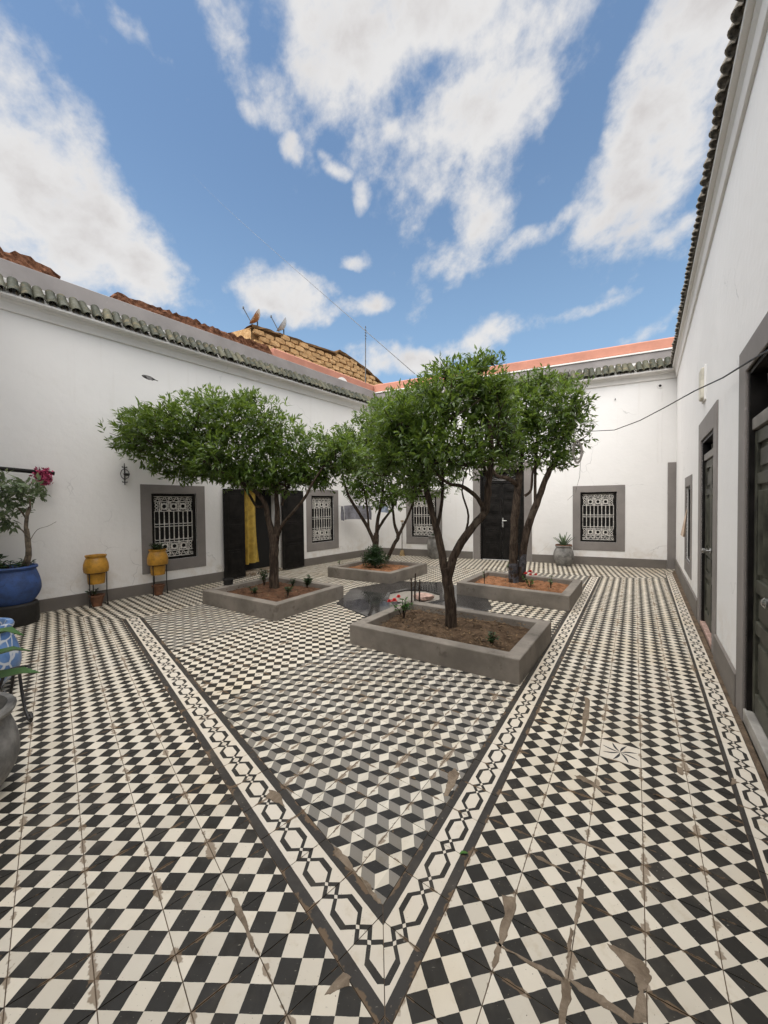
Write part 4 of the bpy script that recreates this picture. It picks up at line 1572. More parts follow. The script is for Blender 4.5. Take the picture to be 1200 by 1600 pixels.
mb = MB()
V = octo(1.20, -0.004) + octo(1.19, 0.012) + octo(0.50, 0.012) + octo(0.48, 0.030) + octo(0.42, 0.030) + octo(0.42, -0.002)
F = []
for a in range(5):
    for k in range(8):
        F.append((a * 8 + k, a * 8 + (k + 1) % 8, (a + 1) * 8 + (k + 1) % 8, (a + 1) * 8 + k))
mb.add(V, F)
mb.build('stone_rim', 'wet_stone', bas, bevel=0.004)
mb = MB(); mb.add(octo(0.419, 0.006) + octo(0.419, -0.001), [tuple(range(8)), tuple(range(8, 16))[::-1]] + [(k, (k + 1) % 8, 8 + (k + 1) % 8, 8 + k) for k in range(8)])
mb.build('pool_tiles', 'zellige_stripe', bas)
st = rough_block('paving_stone', 0.26, 0.06, 0.20)
st.materials[0] = MATS['brick_pink']
o = place('paving_stone', st, None, (0.72, 5.02, 0.06), (0.1, 0.05, 0.7))
o.location = tuple(gnd(662, 932, 0.055))
tag(o, 'loose pinkish stone lying on the wet basin rim', 'stone')

# ================================================================ PLANTERS
PLANTERS = [
    ('near', [(-.375, 3.707), (1.064, 2.816), (1.743, 3.732), (.304, 4.623)], 'soil_dark', 'low grey concrete planter nearest the camera with dark mulch'),
    ('left', [(-2.711, 5.291), (-1.365, 4.447), (-.636, 5.518), (-1.982, 6.362)], 'soil_mid', 'low grey concrete planter on the left in front of the open door'),
    ('far', [(-1.144, 7.151), (.111, 6.41), (.895, 7.468), (-.36, 8.209)], 'soil_red', 'low grey concrete planter farthest back holding a round shrub'),
    ('right', [(1.132, 5.640), (2.449, 4.723), (3.158, 5.697), (1.841, 6.614)], 'soil_red', 'low grey concrete planter on the right with orange soil'),
]
PH, RIM = 0.20, 0.12
PL = {}
for key, cs, soil, label in PLANTERS:
    P = ccw([np.array(c) for c in cs])
    c = np.mean(P, axis=0)
    root = empty('planter', (c[0], c[1], 0))
    tag(root, label, 'planter', 'planters round the basin')
    I = inset(P, RIM); J = inset(P, RIM + 0.012)
    loc = lambda q, z: (q[0] - c[0], q[1] - c[1], z)
    zr = 0.205
    mb = MB()
    V = [loc(q, -0.003) for q in P] + [loc(q, zr) for q in P] + [loc(q, zr) for q in I] + [loc(q, 0.02) for q in J]
    F = []
    for a in range(3):
        for k in range(4):
            F.append((a * 4 + k, a * 4 + (k + 1) % 4, (a + 1) * 4 + (k + 1) % 4, (a + 1) * 4 + k))
    mb.add(V, F)
    mb.build('box', 'planter_concrete', root, bevel=0.010)
    # soil as an uneven sheet
    n = 42
    V = []
    for i in range(n + 1):
        for j in range(n + 1):
            a, b2 = i / n, j / n
            q = (I[0] * (1 - a) + I[1] * a) * (1 - b2) + (I[3] * (1 - a) + I[2] * a) * b2
            e = min(a, 1 - a, b2, 1 - b2)
            h = 0.128 + 0.045 * min(1, e * 4) + 0.014 * sin(7 * q[0] + 3 * q[1]) * sin(5 * q[1]) + random.gauss(0, 0.0065)
            V.append(loc(q, h))
    F = [(i * (n + 1) + j, (i + 1) * (n + 1) + j, (i + 1) * (n + 1) + j + 1, i * (n + 1) + j + 1) for i in range(n) for j in range(n)]
    mb = MB().add(V, F)
    mb.build('soil', soil, root, smooth=True)
    PL[key] = (root, P, I, c)


def in_planter(key, a, b2):
    I = PL[key][2]
    q = (I[0] * (1 - a) + I[1] * a) * (1 - b2) + (I[3] * (1 - a) + I[2] * a) * b2
    return q


# ---------------------------------------------------------------- leaf clouds
def leaf_object(name, P, D, Nn, Ln, Wd, rnd, mat, parent, kind=None, bend=0.12):
    """many leaf-shaped pieces: base, two flanks and a creased midrib"""
    P, D, Nn = np.asarray(P), np.asarray(D), np.asarray(Nn)
    D = D / np.linalg.norm(D, axis=1)[:, None]
    S = np.cross(D, Nn); S /= (np.linalg.norm(S, axis=1)[:, None] + 1e-9)
    Nn = np.cross(S, D)
    Ln = np.asarray(Ln)[:, None]; Wd = np.asarray(Wd)[:, None]
    v0 = P
    m1 = P + D * Ln * 0.45
    vL = m1 + S * Wd * 0.5 + Nn * Wd * 0.18
    vR = m1 - S * Wd * 0.5 + Nn * Wd * 0.18
    vM = m1 - Nn * Wd * 0.03
    vT = P + D * Ln - Nn * Ln * bend
    N = len(P)
    V = np.stack([v0, vL, vM, vR, vT], 1).reshape(-1, 3)
    base = (np.arange(N) * 5)[:, None]
    T = np.concatenate([base + np.array([[0, 2, 1]]), base + np.array([[0, 3, 2]]), base + np.array([[1, 2, 4]]), base + np.array([[2, 3, 4]])], 1).reshape(-1)
    me = bpy.data.meshes.new(name)
    me.vertices.add(len(V)); me.vertices.foreach_set('co', V.astype(np.float32).ravel())
    nf = N * 4
    me.loops.add(nf * 3); me.loops.foreach_set('vertex_index', T.astype(np.int32))
    me.polygons.add(nf)
    me.polygons.foreach_set('loop_start', (np.arange(nf) * 3).astype(np.int32))
    me.polygons.foreach_set('loop_total', np.full(nf, 3, dtype=np.int32))
    me.update(calc_edges=True)
    a = me.attributes.new('rnd', 'FLOAT', 'FACE')
    a.data.foreach_set('value', np.repeat(np.asarray(rnd), 4).astype(np.float32))
    me.materials.append(MATS[mat])
    me.validate()
    o = bpy.data.objects.new(name, me)
    col.objects.link(o)
    if parent is not None: o.parent = parent
    if kind: o['kind'] = kind
    return o


def unit(v):
    return v / (np.linalg.norm(v, axis=-1, keepdims=True) + 1e-9)


def crown_leaves(blobs, n_tw, per=8, ll=(0.055, 0.085), lw=0.30, surf=2.6, up=0.35, origin=np.zeros(3)):
    """blobs: centre, radii; returns the arrays for leaf_object"""
    vol = np.array([b[1][0] * b[1][1] * b[1][2] for b in blobs]) ** (0.72)
    cnt = np.maximum(6, (vol / vol.sum() * n_tw)).astype(int)
    P, D, N, L, W, R = [], [], [], [], [], []
    for (c, r), k in zip(blobs, cnt):
        c, r = np.array(c), np.array(r)
        d = unit(rng.normal(size=(k, 3)))
        rad = rng.random(k) ** (1 / surf)
        tone = rng.normal(size=k) * 0.13
        lump = 1 + 0.10 * np.sin(d[:, 0] * 9 + c[0] * 7) * np.sin(d[:, 2] * 8 + 2) + 0.06 * rng.normal(size=k)
        tip = c + d * r * (rad * lump)[:, None]
        out = unit(d / r * r.mean())
        td = unit(out * 0.75 + np.array([0, 0, up]) + rng.normal(size=(k, 3)) * 0.45)
        for q in range(per):
            t = q / max(1, per - 1)
            pos = tip - td * (0.13 * (1 - t))
            side = unit(np.cross(td, rng.normal(size=(k, 3))))
            sp = 0.95 - 0.75 * t
            ld = unit(td * (1 - sp * 0.55) + side * sp + np.array([0, 0, -0.10]))
            nn = unit(np.array([0, 0, 1.0]) + rng.normal(size=(k, 3)) * 0.55)
            ln_ = rng.uniform(ll[0], ll[1], k) * (1.05 - 0.25 * t)
            P.append(pos); D.append(ld); N.append(nn); L.append(ln_); W.append(ln_ * lw * rng.uniform(0.85, 1.15, k))
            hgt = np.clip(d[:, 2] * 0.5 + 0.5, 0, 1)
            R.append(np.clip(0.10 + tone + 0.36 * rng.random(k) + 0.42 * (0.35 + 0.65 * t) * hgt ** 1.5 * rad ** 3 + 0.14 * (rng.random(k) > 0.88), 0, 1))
    cat = lambda a: np.concatenate(a)
    return cat(P) - origin, cat(D), cat(N), cat(L), cat(W), cat(R)


def limb(parent, pts, rad, name='branch', mat='bark', n=9):
    """smooth tapered limb through a few points"""
    pts = [Vector(p) for p in pts]
    out, rr = [], []
    m_ = len(pts)
    for i in range(m_ - 1):
        p0 = pts[max(0, i - 1)]; p1 = pts[i]; p2 = pts[i + 1]; p3 = pts[min(m_ - 1, i + 2)]
        st = 4
        for k in range(st):
            t = k / st
            q = 0.5 * ((2 * p1) + (p2 - p0) * t + (2 * p0 - 5 * p1 + 4 * p2 - p3) * t * t + (3 * p1 - p0 - 3 * p2 + p3) * t ** 3)
            out.append(q + Vector((random.gauss(0, 1), random.gauss(0, 1), 0)) * rad[i] * 0.05)
            rr.append((rad[i] * (1 - t) + rad[i + 1] * t) * random.uniform(0.95, 1.06))
    out.append(pts[-1]); rr.append(rad[-1])
    return MB().tube(out, rr, n, jitter=0.045).build(name, mat, parent, smooth=True)


def make_tree(label, base_px, Y, limbs, blobs, n_tw, **kw):
    b = at(base_px[0], base_px[1], Y)
    root = empty('orange_tree', (b.x, b.y, 0.13))
    tag(root, label, 'tree', 'trees in the planters')
    o3 = Vector((b.x, b.y, 0.13))
    bark = kw.pop('bark', 'bark')
    first = True
    for spec in limbs:
        pts = [at(x, y, Y + dy) - o3 for x, y, dy, r in spec]
        rad = [r * 0.70 * Y / FPX for x, y, dy, r in spec]
        if first:
            pts[0].z = -0.03
            pts.insert(0, pts[0] + Vector((0, 0, -0.06))); rad.insert(0, rad[0] * 1.25)
        limb(root, pts, rad, 'trunk' if first else 'branch', bark)
        first = False
    B = []
    for x, y, rx, ry, dy in blobs:
        c = at(x, y, Y + dy)
        k = (Y + dy) / FPX
        B.append(((c.x, c.y, c.z), (rx * k, (rx + ry) * 0.5 * k, ry * k)))
    arrs = crown_leaves(B, n_tw, origin=np.array(o3), **kw)
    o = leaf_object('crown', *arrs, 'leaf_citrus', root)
    # twigs that carry the sprays
    tw = MB()
    for c, r in B:
        c = Vector(c) - o3
        for _ in range(9):
            d = Vector(unit(rng.normal(size=3)))
            e = c + Vector((d.x * r[0], d.y * r[1], d.z * r[2])) * 0.85
            s_ = c + Vector((0, 0, -r[2] * 0.5)) + Vector(rng.normal(size=3)) * 0.03
            mid = (s_ + e) / 2 + Vector(rng.normal(size=3)) * 0.03
            tw.tube([s_, mid, e], [0.009, 0.006, 0.003], 5)
    o = tw.build('twigs', bark, root, fix=False)
    o['kind'] = 'stuff'
    if 'orange tree with twin' in label:
        for spec, q in ((limbs[0], 1.03), (limbs[1], 1.03)):
            pts = [at(x, y, Y + dy) - o3 for x, y, dy, r in spec[:2]]
            pts[0].z = -0.02
            limb(root, [pts[0], (pts[0] + pts[1]) / 2, pts[1]], [spec[0][3] * 0.70 * q * Y / FPX, (spec[0][3] + spec[1][3]) * 0.35 * q * Y / FPX, spec[1][3] * 0.70 * q * Y / FPX], 'painted_base', 'bark_blue')
    return root


make_tree('orange tree with forked dark trunk in the nearest planter', (705, 985), 3.70,
    [[(705, 990, 0, 14), (704, 945, 0, 12.5), (698, 898, 0, 12), (695, 885, 0, 10)],
     [(698, 905, 0, 10), (688, 850, 0.02, 8.5), (678, 812, 0.05, 7.5), (668, 772, 0.06, 6.5), (656, 725, 0.1, 5), (640, 680, 0.2, 3.5)],
     [(698, 905, 0, 10.5), (715, 858, -0.02, 9), (740, 822, -0.04, 8.5), (758, 798, -0.05, 8), (763, 760, -0.05, 7), (768, 705, -0.05, 5.5), (762, 640, 0, 3.5)],
     [(758, 802, -0.05, 5), (746, 778, -0.08, 4.5), (722, 760, -0.1, 4), (700, 755, -0.1, 3.5), (672, 730, -0.1, 2.5)],
     [(682, 825, 0.05, 4.5), (690, 790, 0.12, 4), (692, 745, 0.18, 3.2), (690, 690, 0.2, 2.5)],
     [(724, 845, -0.02, 2.6), (732, 806, 0, 2.2), (722, 768, 0.02, 1.8), (728, 735, 0.02, 1.2)],
     [(764, 755, -0.05, 4), (752, 715, -0.1, 3), (738, 675, -0.1, 2)], [(768, 720, -0.05, 4), (782, 680, 0, 3), (795, 640, 0.05, 2)]],
    [(635, 665, 72, 64, 0.10), (700, 625, 72, 58, -0.05), (740, 600, 50, 48, 0.0), (680, 700, 78, 52, -0.10), (760, 655, 55, 58, 0.08),
     (608, 712, 52, 46, 0.15), (735, 705, 52, 46, -0.12), (790, 690, 34, 44, 0.0), (745, 566, 22, 24, 0.0), (655, 745, 44, 26, 0.0), (700, 580, 30, 26, 0.1), (670, 605, 34, 30, 0.2), (775, 610, 30, 34, 0.0), (620, 650, 40, 40, 0.0)],
    1600, per=8, ll=(0.06, 0.100), lw=0.29, surf=2.1)

make_tree('spreading orange tree with flat umbrella crown in the left planter', (428, 920), 5.55,
    [[(428, 924, 0, 11), (428, 880, 0, 10), (429, 845, 0, 10), (430, 835, 0, 9)],
     [(428, 850, 0, 8.5), (420, 815, 0, 6.5), (413, 785, -0.05, 5.5), (395, 765, -0.1, 4.5), (360, 745, -0.2, 3.5), (310, 715, -0.3, 2)],
     [(430, 850, 0, 8), (433, 810, 0.05, 6), (432, 775, 0.05, 5), (430, 730, 0, 4), (425, 690, 0, 2.5)],
     [(431, 850, 0, 5), (440, 822, -0.1, 3.6), (458, 800, -0.2, 3.2), (476, 778, -0.25, 3), (490, 752, -0.3, 2.2), (515, 715, -0.3, 1.5)],
     [(415, 790, 0, 4), (400, 790, 0.1, 3), (380, 760, 0.2, 2.4), (340, 730, 0.3, 1.6)], [(440, 790, 0.05, 3.2), (452, 755, 0.1, 2.6), (470, 725, 0.2, 1.8)]],
    [(240, 672, 62, 42, -0.3), (300, 660, 68, 46, -0.1), (360, 655, 68, 50, 0.0), (420, 670, 58, 52, 0.05), (470, 705, 52, 46, 0.0), (520, 705, 40, 40, -0.2),
     (280, 702, 82, 42, 0.1), (360, 712, 84, 46, -0.1), (425, 732, 62, 40, 0.0), (505, 735, 46, 34, 0.1), (545, 715, 30, 34, 0.1), (205, 680, 34, 30, -0.3), (330, 628, 46, 22, 0.1), (385, 622, 26, 18, 0.1),
     (225, 650, 34, 22, 0.0), (450, 748, 46, 26, 0.1), (395, 748, 56, 22, -0.05), (350, 736, 54, 20, 0.0), (480, 745, 40, 22, -0.1), (530, 690, 28, 26, 0.0), (300, 732, 64, 24, 0.2)],
    2650, per=9, ll=(0.075, 0.12), lw=0.30, up=0.3)

make_tree('bushy orange tree with many thin stems in the farthest planter', (584, 884), 7.55,
    [[(583, 888, 0, 7.5), (586, 860, 0, 7), (588, 840, 0, 6.5), (588, 832, 0, 5)],
     [(586, 850, 0, 4.5), (575, 825, 0, 4), (560, 800, -0.1, 3.5), (545, 775, -0.2, 3), (535, 745, -0.2, 2)],
     [(588, 845, 0, 5), (590, 815, 0, 4), (596, 785, 0, 3.2), (600, 745, 0, 2.2)],
     [(604, 876, 0.1, 4.5), (616, 850, 0.1, 4.2), (622, 838, 0.1, 4), (616, 818, 0.1, 3.2), (613, 790, 0.1, 2.4), (605, 750, 0.1, 1.6)],
     [(621, 840, 0.1, 4), (632, 818, 0.1, 3), (642, 795, 0.1, 2.4), (650, 765, 0.1, 1.6)],
     [(588, 832, 0, 3.4), (600, 812, 0, 3), (612, 796, 0, 2.4), (625, 770, 0, 1.6)], [(576, 826, 0, 2.6), (574, 795, 0, 2.2), (568, 760, 0, 1.6)]],
    [(590, 690, 56, 56, 0.0), (620, 665, 58, 54, 0.1), (645, 715, 56, 50, 0.0), (580, 740, 50, 40, -0.1), (665, 680, 50, 60, 0.1), (615, 765, 42, 22, 0.0), (560, 715, 30, 32, 0.0),
     (600, 650, 40, 34, 0.0), (650, 765, 34, 24, 0.1), (600, 778, 60, 20, -0.1), (635, 640, 44, 38, 0.1), (565, 755, 38, 26, -0.1), (560, 690, 34, 40, 0.0), (690, 740, 40, 40, 0.1)],
    2200, per=8, ll=(0.08, 0.125), lw=0.33)

make_tree('orange tree with twin leaning trunks in the right planter', (806, 912), 5.75,
    [[(803, 916, 0, 11), (802, 880, 0, 9.5), (803, 845, 0, 9), (805, 800, 0, 8.5), (810, 755, 0, 8), (812, 735, 0, 6)],
     [(813, 912, 0, 9), (817, 865, -0.02, 8), (826, 820, -0.05, 7.5), (842, 778, -0.1, 7), (852, 750, -0.1, 6), (866, 722, -0.1, 5), (888, 704, -0.15, 3)],
     [(811, 760, 0, 6.5), (795, 748, -0.1, 5), (775, 742, -0.15, 3.5), (760, 715, -0.2, 2.5)],
     [(811, 760, 0, 5), (815, 720, 0.05, 4), (820, 670, 0.05, 3), (822, 630, 0, 2)],
     [(836, 793, -0.1, 3.4), (836, 750, 0, 3), (838, 700, 0.05, 2.6), (842, 650, 0, 1.8)],
     [(820, 775, 0, 3.2), (830, 765, -0.05, 2.8), (833, 735, -0.05, 2.4), (848, 710, 0, 1.8), (870, 670, 0, 1.4)],
     [(864, 726, -0.1, 3), (880, 680, -0.1, 2.2), (895, 640, -0.1, 1.5)]],
    [(830, 650, 66, 58, 0.0), (870, 640, 56, 56, -0.05), (795, 665, 55, 55, 0.05), (845, 700, 56, 44, 0.0), (895, 670, 36, 46, -0.1), (900, 625, 30, 40, -0.1),
     (830, 605, 56, 30, 0.1), (785, 612, 46, 38, 0.1), (870, 715, 30, 26, -0.1), (800, 715, 40, 34, 0.0), (770, 560, 26, 14, 0.1), (845, 588, 22, 18, 0.0), (885, 592, 20, 18, 0.0)],
    1250, per=8, ll=(0.08, 0.12), lw=0.30, surf=2.1)


# ---------------------------------------------------------------- small plants in the planters
def small_plant(loc, label, h, w, n, mat='leaf_shrub', cat='plant', ll=(0.03, 0.055), name='seedling', group='small plants in the planters', flowers=None, fl_mat='red_petal', lw=0.45):
    root = empty(name, loc)
    tag(root, label, cat, group)
    mb = MB()
    tips = []
    stems = max(2, n // 14)
    for i in range(stems):
        a = random.uniform(0, 6.28); q = w * random.uniform(0.1, 0.8)
        p = Vector((q * cos(a), q * sin(a), h * random.uniform(0.6, 1.0)))
        tips.append(p)
        stm = MB().tube([(0, 0, -0.03), (p.x * 0.4, p.y * 0.4, p.z * 0.55), tuple(p)], [0.006, 0.005, 0.003], 5)
        stm.build('stem', 'bark', root)
    P, D = [], []
    for i in range(n):
        t = random.choice(tips); f = random.uniform(0.35, 1.0)
        q = Vector((t.x * f ** 0.8, t.y * f ** 0.8, t.z * f))
        P.append(q); a = random.uniform(0, 6.28)
        D.append((cos(a), sin(a), random.uniform(-0.2, 0.8)))
    L = rng.uniform(ll[0], ll[1], n)
    leaf_object('foliage', np.array(P), np.array(D), unit(np.array([0, 0, 1.0]) + rng.normal(size=(n, 3)) * .4), L, L * lw, rng.random(n), mat, root)
    for (fx, fy, fz, fr) in (flowers or []):
        fr *= 0.78
        fm = MB()
        for k in range(3):
            for j in range(6):
                an = 2 * pi * (j + 0.5 * k) / 6
                tilt = 0.25 + 0.4 * k
                c = Vector((cos(an) * fr * (0.62 - 0.18 * k), sin(an) * fr * (0.62 - 0.18 * k), fr * 0.25 * k))
                rot = Matrix.Rotation(an, 3, 'Z') @ Matrix.Rotation(-tilt, 3, 'Y')
                fm.box(c, (fr * 0.75, fr * 0.62, fr * 0.10), rot, taper=0.6)
        f = fm.build('flower', fl_mat, root, smooth=True)
        f.location = (fx, fy, fz)
    return root


g3 = lambda x, y, z=0.165: tuple(gnd(x, y, z))
# round shrub
sh = empty('shrub', g3(586, 888, 0.15))
tag(sh, 'dense round dark green shrub at the foot of the farthest tree', 'shrub')
B = [((0, 0, 0.26), (0.24, 0.24, 0.20)), ((0.10, -0.03, 0.20), (0.20, 0.2, 0.16)), ((-0.12, 0, 0.20), (0.18, 0.18, 0.15)), ((0.02, 0, 0.36), (0.15, 0.15, 0.13))]
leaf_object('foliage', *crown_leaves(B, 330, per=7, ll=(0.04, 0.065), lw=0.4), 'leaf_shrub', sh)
MB().tube([(0, 0, -0.04), (0.01, 0, 0.2)], [0.022, 0.016], 7).build('stem', 'bark', sh)

small_plant(g3(630, 965), 'rose bush with three red flowers at the left edge of the nearest planter', 0.22, 0.17, 70, 'leaf_strap', 'rose', (0.04, 0.065), 'rose_bush', flowers=[(-0.10, -0.06, 0.21, 0.042), (-0.05, 0.0, 0.235, 0.036), (-0.155, -0.02, 0.19, 0.036)])
small_plant(g3(768, 1006), 'small dark green seedling at the right of the nearest planter', 0.11, 0.09, 60, ll=(0.025, 0.045))
small_plant(g3(828, 918), 'red flowering plant beside the twin trunk in the right planter', 0.20, 0.15, 55, 'leaf_strap', 'flower', (0.035, 0.06), 'flowering_plant', flowers=[(-0.06, 0, 0.21, 0.04), (0.02, 0.03, 0.23, 0.045), (0.09, 0.0, 0.19, 0.035), (-0.01, -0.05, 0.2, 0.035)])
small_plant(g3(861, 920), 'thin sapling at the right end of the right planter', 0.20, 0.07, 36, 'leaf_pale')
small_plant(g3(757, 912), 'thin dry sapling at the left end of the right planter', 0.27, 0.05, 12, 'leaf_pale')
small_plant(g3(793, 890), 'tiny green sprig at the back of the right planter', 0.16, 0.05, 16, 'leaf_pale')
small_plant(g3(480, 920), 'upright leafy seedling at the right of the left planter', 0.20, 0.08, 90, ll=(0.05, 0.08))
small_plant(g3(449, 932), 'low leafy seedling right of the trunk in the left planter', 0.13, 0.08, 60, ll=(0.04, 0.06))
small_plant(g3(457, 916), 'dark bushy seedling behind the others in the left planter', 0.13, 0.09, 60)
small_plant(g3(398, 928), 'low green seedling at the left of the left planter', 0.12, 0.10, 60)
small_plant(g3(413, 915), 'tall bushy seedling left of the trunk in the left planter', 0.26, 0.10, 110, ll=(0.04, 0.06))
small_plant(g3(530, 882), 'wispy pale weed at the left of the farthest planter', 0.12, 0.08, 20, 'leaf_pale')
small_plant(g3(568, 884), 'small weed left of the round shrub', 0.16, 0.07, 30)
pt = empty('black_pot', g3(357, 920, 0.135))
tag(pt, 'small black plastic pot on the left corner of the left planter', 'pot')
MB().lathe([(0.06, 0), (0.075, 0.14), (0.083, 0.14), (0.083, 0.16), (0.07, 0.16), (0.065, 0.13)], 18).build('body', 'drum_dark', pt, smooth=True)
for i, (x, y, h_) in enumerate(((643, 948, 0.36), (648, 944, 0.40), (655, 942, 0.30))):
    s_ = MB().tube([(0, 0, -0.05), (0.005, 0.004, h_ * 0.5), (random.uniform(-.02, .02), 0, h_)], [0.012, 0.011, 0.009], 6).build('stake', 'bark')
    s_.location = g3(x, y, 0.15)
    tag(s_, 'short wooden stake ' + ('leftmost of three behind the roses' if i == 0 else 'tallest of three behind the roses' if i == 1 else 'shortest, rightmost of three behind the roses'), 'stake', 'stakes behind the roses')

# leaf litter
for key, n, mat in (('near', 520, 'dry_leaf'), ('left', 90, 'dry_leaf'), ('right', 110, 'dry_leaf'), ('far', 80, 'dry_leaf')):
    root, P4, I, c = PL[key]
    Pn = []
    for _ in range(n):
        q = in_planter(key, random.uniform(0.05, 0.95), random.uniform(0.05, 0.95))
        Pn.append((q[0] - c[0], q[1] - c[1], 0.180 + random.uniform(0, 0.012)))
    a = rng.uniform(0, 6.28, n)
    D = np.stack([np.cos(a), np.sin(a), rng.normal(0, .25, n)], 1)
    L = rng.uniform(0.02, 0.055, n)
    o = leaf_object('leaf_litter', np.array(Pn), D, unit(np.array([0, 0, 1.0]) + rng.normal(size=(n, 3)) * .4), L, L * .42, rng.random(n), mat, root, 'stuff', bend=-0.1)


# ================================================================ POTS AND SMALL THINGS
def pot_profile(h, r_foot, r_belly, r_neck, r_rim, belly_at=0.5, th=0.022):
    P = [(0.001, 0.0), (r_foot, 0.0)]
    for k in range(1, 11):
        t = k / 10
        if t < belly_at:
            q = t / belly_at
            r = r_foot + (r_belly - r_foot) * sin(q * pi / 2)
        else:
            q = (t - belly_at) / (1 - belly_at)
            r = r_belly + (r_neck - r_belly) * (1 - cos(q * pi / 2)) ** 1.0
        P.append((r, h * 0.9 * t))
    P += [(r_rim, h * 0.93), (r_rim + 0.004, h * 0.965), (r_rim - 0.004, h), (r_rim - th, h), (r_neck - th, h * 0.86), (r_neck - th, h * 0.80), (0.001, h * 0.80)]
    return P


def wall_pt(s_, d, z=0.0):
    return on_L(s_, d, z)


# yellow pots on iron stands against the left wall
def yellow_stand(loc, label, extra, group='yellow pots on stands'):
    root = empty('yellow_pot', loc)
    root.scale = (0.86, 0.86, 1.0)
    tag(root, label, 'pot', group)
    MB().lathe([(0.001, 0.335), (0.115, 0.335), (0.122, 0.40), (0.128, 0.49), (0.168, 0.505), (0.176, 0.56), (0.172, 0.62), (0.150, 0.685), (0.133, 0.712), (0.148, 0.735), (0.150, 0.752), (0.132, 0.752), (0.122, 0.70), (0.125, 0.66), (0.001, 0.66)], 28).build('body', 'glaze_yellow', root, smooth=True)
    st_ = empty('stand'); st_.parent = root
    rg = MB(); n = 26
    rg.tube([(0.142 * cos(2 * pi * k / n), 0.142 * sin(2 * pi * k / n), 0.497) for k in range(n + 1)], 0.009, 6)
    rg.build('hoop', 'black_iron', st_)
    for k in range(3):
        an = 2 * pi * k / 3 + 0.5
        MB().tube([(0.142 * cos(an), 0.142 * sin(an), 0.50), (0.138 * cos(an), 0.138 * sin(an), 0.2), (0.150 * cos(an), 0.150 * sin(an), 0.004)], 0.008, 6).build('leg', 'black_iron', st_)
    return root


y1 = on_L(-1.33, 0.22, 0); y2 = on_L(-0.52, 0.20, 0)
yellow_stand(y1, 'mustard yellow pot on iron stand near the blue pot, empty', False)
yellow_stand(y2, 'mustard yellow pot on iron stand below the left window, with dark plant mound', True)
o = small_plant((y2.x, y2.y, 0.66), 'dark green mound of leaves in the yellow pot below the window', 0.20, 0.14, 320, ll=(0.03, 0.05), name='potted_plant', group=None)
for p, lb in ((y1, 'small terracotta pot under the stand nearer the blue pot'), (y2, 'small terracotta pot under the stand below the window')):
    q = MB().lathe([(0.001, 0), (0.055, 0), (0.085, 0.14), (0.095, 0.14), (0.095, 0.165), (0.082, 0.165), (0.075, 0.13), (0.001, 0.13)], 20).build('terracotta_pot', 'terracotta', None, smooth=True)
    q.location = (p.x, p.y, 0.0); tag(q, lb, 'pot', 'terracotta pots under the stands')
small_plant((y1.x - 0.06, y1.y - 0.02, 0.13), 'small dark plant in the terracotta pot under the empty yellow pot', 0.14, 0.15, 60, ll=(0.03, 0.05), name='potted_plant', group=None)

# big blue pot with a small tree on a dark drum
bp = on_L(-2.20, 0.38, 0)
dm = MB().lathe([(0.001, 0), (0.23, 0), (0.24, 0.02), (0.24, 0.245), (0.22, 0.265), (0.001, 0.265)], 32).build('drum_stand', 'drum_dark', None, smooth=True)
dm.location = bp; tag(dm, 'low black drum under the big blue pot by the left wall', 'stand')
root = empty('blue_pot', (bp.x, bp.y, 0.266)); tag(root, 'large deep blue glazed pot by the left wall', 'pot')
MB().lathe(pot_profile(0.46, 0.19, 0.268, 0.22, 0.238, 0.45), 36).build('body', 'glaze_blue', root, smooth=True)
tr = empty('small_tree', (bp.x + 0.05, bp.y + 0.03, 0.63)); tag(tr, 'small pale leaved tree growing in the big blue pot', 'tree')
o3 = Vector(tr.location)
f = lambda x, y, dy=0: at(x, y, bp.y + dy) - o3
limb(tr, [Vector((-0.02, 0, -0.06)), f(43, 868), f(41, 830), f(42, 806), f(46, 792)], [0.026, 0.024, 0.021, 0.019, 0.012], 'trunk', 'bark_pale', 8)
limb(tr, [Vector((0.05, 0, -0.06)), f(47, 868), f(43, 826)], [0.020, 0.017, 0.014], 'trunk', 'bark_pale', 8)
limb(tr, [f(42, 808), f(47, 795), f(46, 775)], [0.014, 0.011, 0.007], 'branch', 'bark_pale', 6)
limb(tr, [f(42, 812), f(34, 800), f(24, 790)], [0.012, 0.009, 0.006], 'branch', 'bark_pale', 6)
limb(tr, [f(42, 838), f(34, 828), f(22, 822)], [0.010, 0.007, 0.005], 'branch', 'bark_pale', 6)
limb(tr, [f(46, 846, -0.05), f(58, 828, -0.05), f(75, 822, -0.05), f(88, 815, -0.05)], [0.004, 0.003, 0.003, 0.002], 'twig', 'bark_pale', 5)
B = []
for x, y, rx, ry in ((40, 765, 32, 20), (20, 775, 26, 24), (5, 760, 26, 24), (12, 815, 20, 20), (60, 770, 14, 14), (-20, 790, 30, 40), (25, 795, 16, 12)):
    c = f(x, y); kk = bp.y / FPX
    B.append(((c.x, c.y, c.z), (rx * kk, 0.16, ry * kk)))
leaf_object('crown', *crown_leaves(B, 130, per=6, ll=(0.07, 0.12), lw=0.38, up=-0.1), 'leaf_pale', tr)
small_plant((bp.x, bp.y, 0.66), 'trailing dark plants round the foot of the tree in the blue pot', 0.14, 0.26, 190, ll=(0.04, 0.07), name='potted_plant', group=None)
small_plant((bp.x - 0.28, bp.y - 0.05, 0.66), 'bushy dark leafed plant on the left side of the blue pot', 0.28, 0.20, 140, ll=(0.06, 0.10), name='potted_plant', group=None)

